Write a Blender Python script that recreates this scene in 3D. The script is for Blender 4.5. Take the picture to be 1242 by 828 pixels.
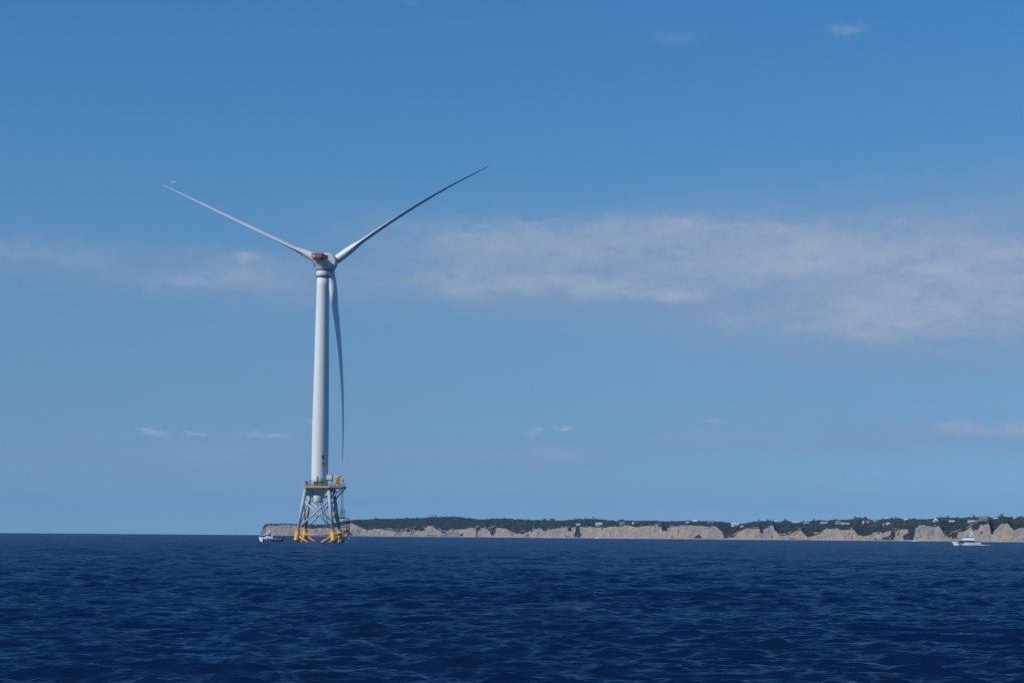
import bpy, math, random
import numpy as np
from mathutils import Vector, Matrix

R = math.radians
rng = np.random.default_rng(7)
random.seed(7)
S = bpy.context.scene
COL = S.collection
for o in list(bpy.data.objects):
    bpy.data.objects.remove(o)

# ------------------------------------------------------------------ camera
FPX, PW, PH = 2484.0, 1242, 828          # focal length and size of the photograph in its own pixels
CAM_H = 2.5
PITCH, ROLL = R(5.43), R(0.45)
fw = Vector((0, math.cos(PITCH), math.sin(PITCH)))
r0 = Vector((1, 0, 0)); u0 = r0.cross(fw)
rt = r0 * math.cos(ROLL) + u0 * math.sin(ROLL)
up = -r0 * math.sin(ROLL) + u0 * math.cos(ROLL)
cam = bpy.data.cameras.new('camera')
camo = bpy.data.objects.new('camera', cam); COL.objects.link(camo)
cam.sensor_width = 36; cam.lens = 36 * FPX / PW
cam.clip_start = 0.3; cam.clip_end = 60000
m = Matrix((rt, up, -fw)).transposed().to_4x4(); m.translation = (0, 0, CAM_H)
camo.matrix_world = m
S.camera = camo
S.render.resolution_x, S.render.resolution_y = 1024, 682

# ------------------------------------------------------------------ sky and sun
SUN_AZ, SUN_EL = R(-122.0), R(37)        # azimuth clockwise from +Y (the view): behind the camera, to the left
SKY_STRENGTH = 0.1
S.view_settings.view_transform = 'Standard'; S.view_settings.look = 'None'
S.view_settings.exposure = -0.1; S.view_settings.gamma = 1
S.view_settings.use_curve_mapping = False
W = bpy.data.worlds.new('World'); S.world = W; W.use_nodes = True
wt = W.node_tree; wt.nodes.clear()
def wn(t, **k):
    n = wt.nodes.new(t)
    for a, b in k.items(): setattr(n, a, b)
    return n
def wl(a, b): wt.links.new(a, b)
def wmath(op, a, b=None, c=None, clamp=False):
    n = wn('ShaderNodeMath', operation=op, use_clamp=clamp)
    for i, v in enumerate((a, b, c)):
        if v is None: continue
        if isinstance(v, (int, float)): n.inputs[i].default_value = v
        else: wl(v, n.inputs[i])
    return n.outputs[0]
tc = wn('ShaderNodeTexCoord')
sky = wn('ShaderNodeTexSky', sky_type='NISHITA')
sky.sun_disc = False; sky.sun_elevation = SUN_EL; sky.sun_rotation = SUN_AZ
sky.altitude = 0; sky.air_density = 0.8; sky.dust_density = 0.15; sky.ozone_density = 2.2
# the band of air right above the horizon is sampled a few degrees higher: dry, clear autumn air
vm = wn('ShaderNodeVectorMath', operation='MULTIPLY_ADD')
wl(tc.outputs['Generated'], vm.inputs[0])
vm.inputs[1].default_value = (1, 1, 0.9); vm.inputs[2].default_value = (0, 0, 0.10)
wl(vm.outputs[0], sky.inputs[0])
tint = wn('ShaderNodeMix', data_type='RGBA', blend_type='MULTIPLY'); tint.inputs[0].default_value = 1
wl(sky.outputs[0], tint.inputs[6]); tint.inputs[7].default_value = (0.80, 0.98, 1.0, 1)   # replaced by the ramp below
sep = wn('ShaderNodeSeparateXYZ'); wl(tc.outputs['Generated'], sep.inputs[0])
az = wmath('ARCTAN2', sep.outputs[0], sep.outputs[1])
el = wmath('ARCSINE', sep.outputs[2])
ang = wn('ShaderNodeCombineXYZ'); wl(az, ang.inputs[0]); wl(el, ang.inputs[1])
# deep polarised blue higher up, paler towards the horizon
tr_ = wn('ShaderNodeValToRGB'); wl(wmath('DIVIDE', el, R(16)), tr_.inputs[0])
ce = tr_.color_ramp.elements
for k, (p_, c_) in enumerate(((0, (.67, .865, .955)), (.22, (.72, .91, .98)), (.36, (.75, 1.015, 1.09)), (.57, (.64, 1.08, 1.225)), (1, (.46, 1.08, 1.44)))):
    e_ = ce[k] if k < 2 else ce.new(p_)
    e_.position = p_; e_.color = (*c_, 1)
for e_, (p_, c_) in zip(ce, ((0, (.67, .865, .955)), (.22, (.72, .91, .98)), (.36, (.75, 1.015, 1.09)), (.57, (.64, 1.08, 1.225)), (1, (.46, 1.08, 1.44)))):
    e_.position = p_; e_.color = (*c_, 1)
wl(tr_.outputs[0], tint.inputs[7])
# clouds: patches in degrees of azimuth and elevation (x, y, half width, half height, weight)
K = 57.2958 / FPX
def patch(px, py, sx, sy, w):
    yh = 645.6 + 0.0079 * px
    return ((px - 621) / FPX, (yh - py) / FPX, sx / FPX, sy / FPX, w)
VEIL = [patch(*p) for p in (              # the broad grey-mauve sheets and the faint low layers
    (900, 312, 270, 46, 1.15), (1230, 335, 240, 80, 1.35), (620, 312, 190, 42, .95), (1060, 392, 240, 34, 1.35), (640, 362, 200, 20, .85),
    (310, 345, 170, 27, .80), (50, 318, 130, 22, .62), (250, 556, 380, 22, .50), (1150, 530, 200, 20, .62), (660, 550, 110, 14, .42),
    (880, 536, 120, 11, .40), (300, 497, 200, 8, .26), (1100, 440, 170, 16, .30), (700, 600, 500, 14, .22), (1000, 485, 260, 6, .28), (803, 48, 30, 8, .22))]
GLOW = [patch(*p) for p in (
    (960, 312, 250, 34, .55), (1180, 355, 140, 50, .70), (1040, 400, 120, 14, .45), (600, 320, 130, 34, .28), (300, 340, 120, 20, .25),              # the brighter, sunlit streaks
    (590, 347, 90, 12, .80), (700, 343, 40, 7, .55), (790, 353, 70, 10, .95), (838, 361, 32, 7, .70), (1040, 388, 120, 18, .55), (1130, 341, 42, 9, .55),
    (600, 285, 75, 13, .50), (670, 270, 24, 5, .45), (860, 277, 150, 13, .45), (980, 312, 60, 12, .55), (900, 330, 120, 16, .35), (740, 300, 90, 14, .3), (1150, 375, 90, 20, .35), (1215, 312, 45, 9, .55), (293, 316, 18, 5, .60), (240, 345, 60, 10, .28),
    (60, 316, 70, 10, .28), (329, 531, 27, 2.6, 1.25), (185, 530, 14, 2.2, 1.0), (257, 531, 12, 1.9, .8), (643, 519, 8, 3.2, 1.0),
    (679, 518, 8, 3.2, 1.2), (866, 517, 10, 2, .8), (404, 518, 7, 3, .8), (1185, 524, 60, 7, .70), (1140, 518, 18, 4, .5), (1235, 520, 22, 6, .5), (660, 549, 45, 6, .30),
    (890, 533, 60, 5, .30), (1025, 46, 20, 5, .3), (490, 8, 16, 4, .15), (255, 553, 40, 8, .25))]
def gather(ps):
    acc = 0.0
    for (cx, cy, sx, sy, w) in ps:
        v = wn('ShaderNodeVectorMath', operation='MULTIPLY_ADD'); wl(angd.outputs[0], v.inputs[0])
        v.inputs[1].default_value = (1 / sx, 1 / sy, 0); v.inputs[2].default_value = (-cx / sx, -cy / sy, 0)
        d = wn('ShaderNodeVectorMath', operation='DOT_PRODUCT'); wl(v.outputs[0], d.inputs[0]); wl(v.outputs[0], d.inputs[1])
        acc = wmath('MULTIPLY_ADD', wmath('POWER', 0.40, d.outputs['Value']), w, acc)
    return acc
def wnoise(scale, sy, detail, rough, dist=0.0, off=0.0, out=0):
    mp = wn('ShaderNodeVectorMath', operation='MULTIPLY_ADD'); wl(ang.outputs[0], mp.inputs[0])
    mp.inputs[1].default_value = (scale, scale * sy, 0); mp.inputs[2].default_value = (off, off, off)
    n = wn('ShaderNodeTexNoise'); wl(mp.outputs[0], n.inputs['Vector'])
    n.inputs['Scale'].default_value = 1; n.inputs['Detail'].default_value = detail
    n.inputs['Roughness'].default_value = rough; n.inputs['Distortion'].default_value = dist
    return n.outputs[out]
# ragged edges: the patches are bent by a turbulent offset before they are evaluated
w1 = wnoise(26, 2.4, 7, .62, 0, 5.2, 1)
wv = wn('ShaderNodeVectorMath', operation='MULTIPLY_ADD'); wl(w1, wv.inputs[0]); wv.inputs[1].default_value = (.060, .022, 0); wv.inputs[2].default_value = (-.030, -.011, 0)
angd = wn('ShaderNodeVectorMath', operation='ADD'); wl(wv.outputs[0], angd.inputs[0]); wl(ang.outputs[0], angd.inputs[1])
n1 = wnoise(13, 3.6, 9, .58, .5, 3.1)
n2 = wnoise(60, 2.6, 7, .64, .3, 9.4)
veil = wmath('MULTIPLY', gather(VEIL), wmath('MULTIPLY', wmath('MULTIPLY_ADD', n1, 1.9, -.05), wmath('MULTIPLY_ADD', n2, 1.7, .15)))
veil = wmath('SUBTRACT', 1.0, wmath('POWER', 0.30, wmath('MAXIMUM', veil, 0.0)))          # thickness to opacity
glow = wmath('MULTIPLY', gather(GLOW), wmath('MULTIPLY', wmath('MULTIPLY_ADD', n1, 2.0, -.1), wmath('MULTIPLY_ADD', n2, 3.2, -.72)))
glow = wmath('SUBTRACT', 1.0, wmath('POWER', 0.36, wmath('MAXIMUM', glow, 0.0)))
mixc = None; prevc = tint.outputs[2]
for fac, colr in ((veil, (.218, .332, .52)), (glow, (.375, .47, .61))):
    mixc = wn('ShaderNodeMix', data_type='RGBA'); wl(fac, mixc.inputs[0]); wl(prevc, mixc.inputs[6])
    mixc.inputs[7].default_value = (*[c_ / SKY_STRENGTH for c_ in colr], 1); prevc = mixc.outputs[2]
bg = wn('ShaderNodeBackground'); bg.inputs['Strength'].default_value = SKY_STRENGTH
wl(mixc.outputs[2], bg.inputs[0])
wo = wn('ShaderNodeOutputWorld'); wl(bg.outputs[0], wo.inputs[0])

sd = bpy.data.lights.new('sun', 'SUN'); sd.energy = 3.6; sd.angle = R(0.53); sd.color = (1, .95, .87)
so = bpy.data.objects.new('sun', sd); COL.objects.link(so)
sv = Vector((math.sin(SUN_AZ) * math.cos(SUN_EL), math.cos(SUN_AZ) * math.cos(SUN_EL), math.sin(SUN_EL)))
so.rotation_euler = sv.to_track_quat('Z', 'Y').to_euler(); so.location = sv * 500 + Vector((0, 0, 200))

# ------------------------------------------------------------------ helpers
def ray(px, py):
    x = (px - PW / 2) / FPX; y = (PH / 2 - py) / FPX
    return (fw + rt * x + up * y)
def at(px, py, dist):
    """world point seen at (px, py) of the photograph, at a horizontal distance dist"""
    d = ray(px, py); h = math.hypot(d.x, d.y)
    return Vector((0, 0, CAM_H)) + d * (dist / h)
def project(p):
    q = Vector(p) - Vector((0, 0, CAM_H)); d = q.dot(fw)
    return PW / 2 + FPX * q.dot(rt) / d, PH / 2 - FPX * q.dot(up) / d
def hor(px): return 645.6 + 0.0079 * px

def mat(name, col, rough=.5, metal=0, var=.12, scale=.8, bump=0.0, bscale=6, stain=None, spec=.5, stretch=(1, 1, 1)):
    m = bpy.data.materials.new(name); m.use_nodes = True
    t = m.node_tree; b = t.nodes['Principled BSDF']
    b.inputs['Roughness'].default_value = rough; b.inputs['Metallic'].default_value = metal
    b.inputs['Specular IOR Level'].default_value = spec
    tc = t.nodes.new('ShaderNodeTexCoord'); mp = t.nodes.new('ShaderNodeMapping'); mp.inputs['Scale'].default_value = stretch
    t.links.new(tc.outputs['Object'], mp.inputs[0])
    n = t.nodes.new('ShaderNodeTexNoise'); n.inputs['Scale'].default_value = scale
    n.inputs['Detail'].default_value = 6; n.inputs['Roughness'].default_value = .6
    t.links.new(mp.outputs[0], n.inputs['Vector'])
    r = t.nodes.new('ShaderNodeValToRGB')
    r.color_ramp.elements[0].position = .3; r.color_ramp.elements[1].position = .7
    lo = stain or [c * (1 - var) for c in col[:3]]
    r.color_ramp.elements[0].color = (*lo, 1); r.color_ramp.elements[1].color = (*[min(1, c * (1 + var * .5)) for c in col[:3]], 1)
    t.links.new(n.outputs[0], r.inputs[0]); t.links.new(r.outputs[0], b.inputs['Base Color'])
    if bump:
        n2 = t.nodes.new('ShaderNodeTexNoise'); n2.inputs['Scale'].default_value = bscale; n2.inputs['Detail'].default_value = 5
        t.links.new(mp.outputs[0], n2.inputs['Vector'])
        bp = t.nodes.new('ShaderNodeBump'); bp.inputs['Strength'].default_value = bump; bp.inputs['Distance'].default_value = .1
        t.links.new(n2.outputs[0], bp.inputs['Height']); t.links.new(bp.outputs[0], b.inputs['Normal'])
    return m

class MB:
    """collects shapes and links them as one mesh object"""
    def __init__(self): self.v = []; self.f = []; self.sm = []
    def add(self, vs, fs, smooth=False):
        o = len(self.v); self.v += [tuple(p) for p in vs]
        self.f += [tuple(i + o for i in q) for q in fs]; self.sm += [smooth] * len(fs); return self
    def box(self, c, s, rz=0, M=None):
        hx, hy, hz = s[0] / 2, s[1] / 2, s[2] / 2
        cr, sr = math.cos(rz), math.sin(rz); vs = []
        for z in (-hz, hz):
            for x, y in ((-hx, -hy), (hx, -hy), (hx, hy), (-hx, hy)):
                p = Vector((c[0] + x * cr - y * sr, c[1] + x * sr + y * cr, c[2] + z))
                vs.append(M @ p if M else p)
        return self.add(vs, [(3, 2, 1, 0), (4, 5, 6, 7), (0, 1, 5, 4), (1, 2, 6, 5), (2, 3, 7, 6), (3, 0, 4, 7)])
    def loft(self, rings, smooth=True, cap=True, closed=True):
        n = len(rings[0]); vs = [p for r in rings for p in r]; fs = []
        for i in range(len(rings) - 1):
            for j in range(n if closed else n - 1):
                k = (j + 1) % n
                fs.append((i * n + j, i * n + k, (i + 1) * n + k, (i + 1) * n + j))
        self.add(vs, fs, smooth)
        if cap:
            o = len(self.v) - len(vs)
            self.f += [tuple(o + j for j in reversed(range(n))), tuple(o + (len(rings) - 1) * n + j for j in range(n))]; self.sm += [False, False]
        return self
    def tube(self, a, b, ra, rb=None, n=10, smooth=True):
        a, b = Vector(a), Vector(b); rb = ra if rb is None else rb
        d = (b - a).normalized(); q = d.to_track_quat('Z', 'Y'); rings = []
        for p, r in ((a, ra), (b, rb)):
            rings.append([p + q @ Vector((r * math.cos(2 * math.pi * i / n), r * math.sin(2 * math.pi * i / n), 0)) for i in range(n)])
        return self.loft(rings, smooth)
    def path(self, pts, r, n=8):
        for a, b in zip(pts, pts[1:]): self.tube(a, b, r, r, n)
        return self
    def lathe(self, prof, n=32, M=None, smooth=True):
        rings = []
        for r, z in prof:
            rg = [Vector((r * math.cos(2 * math.pi * i / n), r * math.sin(2 * math.pi * i / n), z)) for i in range(n)]
            rings.append([M @ p for p in rg] if M else rg)
        return self.loft(rings, smooth)
    def build(self, name, material, parent=None, loc=None):
        me = bpy.data.meshes.new(name); me.from_pydata(self.v, [], self.f)
        me.polygons.foreach_set('use_smooth', self.sm); me.materials.append(material)
        me.update()
        o = bpy.data.objects.new(name, me); COL.objects.link(o)
        if parent: o.parent = parent
        if loc is not None: o.location = loc
        return o
def tag(o, label=None, cat=None, group=None, kind=None):
    if label: o['label'] = label
    if cat: o['category'] = cat
    if group: o['group'] = group
    if kind: o['kind'] = kind
    return o
def empty(name, loc, rz=0, rot=None):
    o = bpy.data.objects.new(name, None); COL.objects.link(o); o.location = loc
    o.rotation_euler = rot if rot else (0, 0, rz); o.empty_display_size = .5; return o
def copy_tree(o, parent=None, seen=None):
    c = o.copy(); COL.objects.link(c)
    if parent: c.parent = parent
    for ch in [k for k in ALL_CHILDREN.get(o.name, [])]: copy_tree(ch, c)
    return c
ALL_CHILDREN = {}
def index_children(root):
    kids = [k for k in bpy.data.objects if k.parent == root]
    ALL_CHILDREN[root.name] = kids
    for k in kids: index_children(k)

def np_mesh(name, V, F, material, smooth=True):
    me = bpy.data.meshes.new(name)
    me.vertices.add(len(V)); me.vertices.foreach_set('co', np.asarray(V, np.float32).ravel())
    me.loops.add(F.size); me.loops.foreach_set('vertex_index', F.astype(np.int32).ravel())
    me.polygons.add(len(F)); k = F.shape[1]
    me.polygons.foreach_set('loop_start', np.arange(0, F.size, k, dtype=np.int32))
    me.polygons.foreach_set('loop_total', np.full(len(F), k, np.int32))
    me.polygons.foreach_set('use_smooth', np.full(len(F), smooth))
    me.materials.append(material); me.update(calc_edges=True); me.validate()
    o = bpy.data.objects.new(name, me); COL.objects.link(o); return o
def grid_faces(nr, nc, wrap=False):
    i = np.arange(nr - 1)[:, None]; j = np.arange(nc if wrap else nc - 1)[None, :]; k = (j + 1) % nc
    return np.stack([i * nc + j, i * nc + k, (i + 1) * nc + k, (i + 1) * nc + j], -1).reshape(-1, 4)

# ------------------------------------------------------------------ the sea
WATER_BASE = (.0014, .0112, .041, 1)
def water_material():
    m = bpy.data.materials.new('sea_water'); m.use_nodes = True; t = m.node_tree; b = t.nodes['Principled BSDF']
    b.inputs['Base Color'].default_value = (.0032, .024, .082, 1)
    b.inputs['Roughness'].default_value = .2; b.inputs['IOR'].default_value = 1.33; b.inputs['Specular IOR Level'].default_value = .3
    g = t.nodes.new('ShaderNodeTexCoord')
    def noise(scale, sx, detail, off):
        mp = t.nodes.new('ShaderNodeMapping'); mp.inputs['Scale'].default_value = (scale * sx, scale, scale)
        mp.inputs['Rotation'].default_value = (0, 0, off); t.links.new(g.outputs['Object'], mp.inputs[0])
        n = t.nodes.new('ShaderNodeTexNoise'); n.inputs['Scale'].default_value = 1; n.inputs['Detail'].default_value = detail
        n.inputs['Roughness'].default_value = .6; n.inputs['Distortion'].default_value = .4
        t.links.new(mp.outputs[0], n.inputs['Vector']); return n.outputs[0]
    prev = None
    for s, sx, d, off, st, dist in ((2.2, .5, 4, .1, .8, .08), (6.0, .5, 3, -.2, .8, .04)):
        bp = t.nodes.new('ShaderNodeBump'); bp.inputs['Strength'].default_value = st; bp.inputs['Distance'].default_value = dist
        t.links.new(noise(s, sx, d, off), bp.inputs['Height'])
        if prev: t.links.new(prev, bp.inputs['Normal'])
        prev = bp.outputs[0]
    # wavelets finer than the mesh: they tilt the surface normal at every distance
    for s, sx, k_, off in ((1.7, .36, 1.25, .06), (4.6, .36, 1.7, -.10), (.12, .5, .35, .2)):
        mp = t.nodes.new('ShaderNodeMapping'); mp.inputs['Scale'].default_value = (s * sx, s, s * 5); mp.inputs['Rotation'].default_value = (0, 0, off)
        t.links.new(g.outputs['Object'], mp.inputs[0])
        n = t.nodes.new('ShaderNodeTexNoise'); n.inputs['Scale'].default_value = 1; n.inputs['Detail'].default_value = 4; n.inputs['Roughness'].default_value = .7
        t.links.new(mp.outputs[0], n.inputs['Vector'])
        a1 = t.nodes.new('ShaderNodeVectorMath'); a1.operation = 'MULTIPLY_ADD'
        t.links.new(n.outputs['Color'], a1.inputs[0]); a1.inputs[1].default_value = (k_ * .5, k_ * 1.3, 0); a1.inputs[2].default_value = (-k_ * .25, -k_ * .65, 0)
        a2 = t.nodes.new('ShaderNodeVectorMath'); a2.operation = 'ADD'; t.links.new(a1.outputs[0], a2.inputs[0]); t.links.new(prev, a2.inputs[1])
        prev = a2.outputs[0]
    for op_, lim in (('MINIMUM', .52), ('MAXIMUM', -.52)):
        cl = t.nodes.new('ShaderNodeVectorMath'); cl.operation = op_; t.links.new(prev, cl.inputs[0]); cl.inputs[1].default_value = (lim, lim, 2 if lim > 0 else .3); prev = cl.outputs[0]
    nz = t.nodes.new('ShaderNodeVectorMath'); nz.operation = 'NORMALIZE'; t.links.new(prev, nz.inputs[0]); prev = nz.outputs[0]
    # light scattered back from below plus a mirror of the sky; the cap stands for the wave fronts that hide the mirror-flat water behind them
    out = t.nodes['Material Output']; t.nodes.remove(b)
    df = t.nodes.new('ShaderNodeBsdfDiffuse'); df.inputs['Color'].default_value = WATER_BASE
    gl = t.nodes.new('ShaderNodeBsdfGlossy'); gl.inputs['Roughness'].default_value = .2; gl.inputs['Color'].default_value = (.66, .84, 1, 1)
    fr = t.nodes.new('ShaderNodeFresnel'); fr.inputs['IOR'].default_value = 1.33
    mr = t.nodes.new('ShaderNodeMapRange'); mr.interpolation_type = 'LINEAR'
    for k_, v_ in (('From Min', .0), ('From Max', 1.0), ('To Min', .02), ('To Max', .58)): mr.inputs[k_].default_value = v_
    mx = t.nodes.new('ShaderNodeMixShader')
    t.links.new(fr.outputs[0], mr.inputs['Value']); t.links.new(mr.outputs[0], mx.inputs[0])
    t.links.new(df.outputs[0], mx.inputs[1]); t.links.new(gl.outputs[0], mx.inputs[2]); t.links.new(mx.outputs[0], out.inputs[0])
    for n_ in (gl, fr): t.links.new(prev, n_.inputs['Normal'])
    return m
def build_sea():
    rr = [0.0, 4.0, 8.0]
    r = 11.0
    while r < 1400: rr.append(r); r += max(.075, .0019 * r)
    while r < 9300: rr.append(r); r *= 1.06
    rr.append(9500.0); rr = np.array(rr)
    th = np.concatenate([np.arange(-.40, .40, .00125)])
    side = np.linspace(.40, 2 * math.pi - .40, 120)
    th = np.concatenate([th, side[:-1]])
    A, B = np.meshgrid(rr, th, indexing='ij')
    X = A * np.sin(B); Y = A * np.cos(B)
    Z = np.zeros_like(X); DX = np.zeros_like(X); DY = np.zeros_like(X)
    sp = np.maximum(np.maximum(.075, .0019 * A), .00125 * A) ; sp = np.where(B > .41, .04 * A + 1, sp)
    N = 108; lam = np.exp(np.linspace(math.log(.26), math.log(11), N)) * rng.uniform(.93, 1.07, N)
    wd = R(-168)                                    # waves run towards the camera, a little from the left
    for L in lam:
        k = 2 * math.pi / L
        spread = .45 if L < 3 else .3
        d = wd + rng.normal() * spread
        ampl = .0072 * L * (1.0 if L < 1.3 else (1.3 / L) ** .82) * rng.uniform(.6, 1.4)
        w = np.clip(L / (sp * 2.2) - 1, 0, 1)
        sx, cy = math.sin(d), math.cos(d)
        ph = k * (X * sx + Y * cy) + rng.uniform(0, 6.283)
        c, s = np.cos(ph), np.sin(ph)
        Z += ampl * w * c; DX -= ampl * w * sx * s * .8; DY -= ampl * w * cy * s * .8
    # gusts: patches where the sea is calmer or rougher
    g = np.zeros_like(X)
    for L in (31, 47, 73, 120, 190):
        d = rng.uniform(0, 6.283); g += np.sin(2 * math.pi / L * (X * math.sin(d) + Y * math.cos(d)) + rng.uniform(0, 6.28))
    g = 1 + .13 * g
    V = np.stack([X + DX * g, Y + DY * g, Z * g], -1).reshape(-1, 3)
    F = grid_faces(len(rr), len(th), True)
    o = np_mesh('water', V, F, water_material())
    tag(o, kind='structure'); return o
build_sea()

# ------------------------------------------------------------------ the island
DS_X = [250, 320, 560, 720, 900, 1242, 1900]
DS_R = [4700, 4600, 4300, 3900, 3500, 2900, 2500]
SKYL = [(316,651),(319,647),(322,640),(325,636.6),(330,635.5),(340,635.6),(350,635.4),(360,636.2),(375,636),(385,636.6),(400,636.8),(412,634.5),(424,632.4),(429,631.6),(440,631),(450,631),(457,629.8),(466,630.3),(484,629.8),(495,629),(508,629.7),(527.6,627.3),(535,628),(551,627.5),(569,629.3),(582,631.2),(600,630.1),(612,629.5),(619,630.3),(638,631.4),(657,631.5),(677,632.2),(689,631.9),(699,630.5),(709,630),(720,630.3),(735,631.9),(748,632.9),(754,632),(771,632.6),(797,632.6),(808,633.5),(831,632.9),(862,633.5),(880,634.6),(899,636),(906,635.2),(918,633.3),(932,633),(942,634.2),(950,633),(960,633.7),(971,634.2),(984,632.8),(1002,632.6),(1012,631.4),(1020,632.2),(1026,631.9),(1035,630),(1048,630),(1055,632.7),(1067,631.2),(1082,629.7),(1095,631),(1110,631.4),(1124,631.5),(1137,629.4),(1160,629.7),(1176,629.6),(1187,628.4),(1200,629.6),(1210,628.4),(1225,629.6),(1242,629),(1300,627),(1400,624),(1550,622),(1900,616)]
CLIF = [(316,651),(319,648.5),(322,641.5),(325,637.8),(330,637.3),(345,636.7),(352,636.2),(360,637.4),(385,640.2),(400,641),(412,638),(424,634.4),(428,633.7),(434,637),(440,640.6),(446.5,642.5),(457,641.3),(476,642.5),(479,644.5),(488,644.5),(498,642),(504,640),(517,639.3),(527.6,639.3),(535,643.8),(539,647),(543,647.9),(549.5,644.5),(556,642),(564,640.4),(582,640.2),(611,640.4),(617,643.2),(624,645),(628,643.5),(637,643.8),(639.5,645.8),(643,643.2),(649.6,640.9),(656,641.3),(660,643.8),(670,643),(683,641.3),(693,639),(704,638.7),(715,638.3),(726,639),(739,639.3),(753,638.4),(764,637.4),(782,637),(792,638.7),(802.5,638),(804.5,643),(807,644),(809,639),(813,638),(823,638.7),(836,637.4),(855,637.4),(867,639.3),(870,642.5),(880.6,650.2),(887,649.9),(897,644.5),(905,641.3),(910,641.6),(918,640.6),(920.6,645),(924.4,641.3),(934.7,638),(937,644.5),(942.5,649),(949,649.4),(955,647),(968,641.9),(973.4,648.4),(976,651),(981,650.3),(989,647.7),(1002,642.5),(1020,641.4),(1030,642),(1034,646),(1038,650.5),(1046,651.5),(1052,650),(1055,647),(1063,645),(1067,648),(1072,645),(1080,643.2),(1098,641.9),(1109.5,639.3),(1116,638),(1134,636.8),(1137,640.6),(1139.5,645.8),(1144,650.3),(1148,651.5),(1152.5,646),(1163,643.4),(1174,637.5),(1182,636),(1195,636.8),(1197,648),(1199,649),(1201,644.4),(1208,637),(1217,634.9),(1220.5,640.2),(1225,643.9),(1231,641.3),(1242,640.2),(1262,636),(1280,645),(1300,637),(1350,634),(1370,646),(1400,633),(1500,632),(1560,650),(1620,632),(1900,628)]
sx_, sy_ = np.array(SKYL).T; cx_, cy_ = np.array(CLIF).T
def fbm1(x, seed, octs=5, base=1.0):
    g = np.random.default_rng(seed); out = 0
    for i in range(octs):
        tab = g.uniform(-1, 1, 4096); xx = x / base * 2 ** i + g.uniform(0, 500)
        k = np.floor(xx).astype(int); f = xx - k; f = f * f * (3 - 2 * f)
        out = out + (tab[k % 4096] * (1 - f) + tab[(k + 1) % 4096] * f) * .55 ** i
    return out
def fbm2(x, y, seed, octs=4, base=1.0):
    g = np.random.default_rng(seed); out = 0
    for i in range(octs):
        tab = g.uniform(-1, 1, (256, 256)); s = 2 ** i / base
        xx = x * s + g.uniform(0, 99); yy = y * s + g.uniform(0, 99)
        a = np.floor(xx).astype(int); b = np.floor(yy).astype(int); fx = xx - a; fy = yy - b
        fx = fx * fx * (3 - 2 * fx); fy = fy * fy * (3 - 2 * fy)
        q = lambda u, v: tab[u % 256, v % 256]
        out = out + ((q(a, b) * (1 - fx) + q(a + 1, b) * fx) * (1 - fy) + (q(a, b + 1) * (1 - fx) + q(a + 1, b + 1) * fx) * fy) * .5 ** i
    return out
def col_of(px):
    """shore distance, cliff height, skyline height, cliff depth and ridge distance for a stretch of coast"""
    px = np.asarray(px, float)
    ds = np.interp(px, DS_X, DS_R)
    mperpx = ds / FPX
    ys = np.interp(px, sx_, sy_); yc = np.interp(px, cx_, cy_)
    hh = hor(px)
    zc = np.maximum(CAM_H + (hh - yc) * mperpx, 1.2)
    ridge = np.clip((zc * 0 + 210), 60, 260) * np.clip((px - 314) / 40, .15, 1)
    zs = np.maximum(CAM_H + (hh - ys) * (ds + ridge) / FPX, 1.0)
    zs = np.where(px < 318, zs * .3, zs)
    zs = np.maximum(zs, zc * 1.02)
    return ds, zc, zs, ridge
def az_of(px): return np.arctan((np.asarray(px, float) - 621) / FPX / math.cos(PITCH)) + .0007
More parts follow.
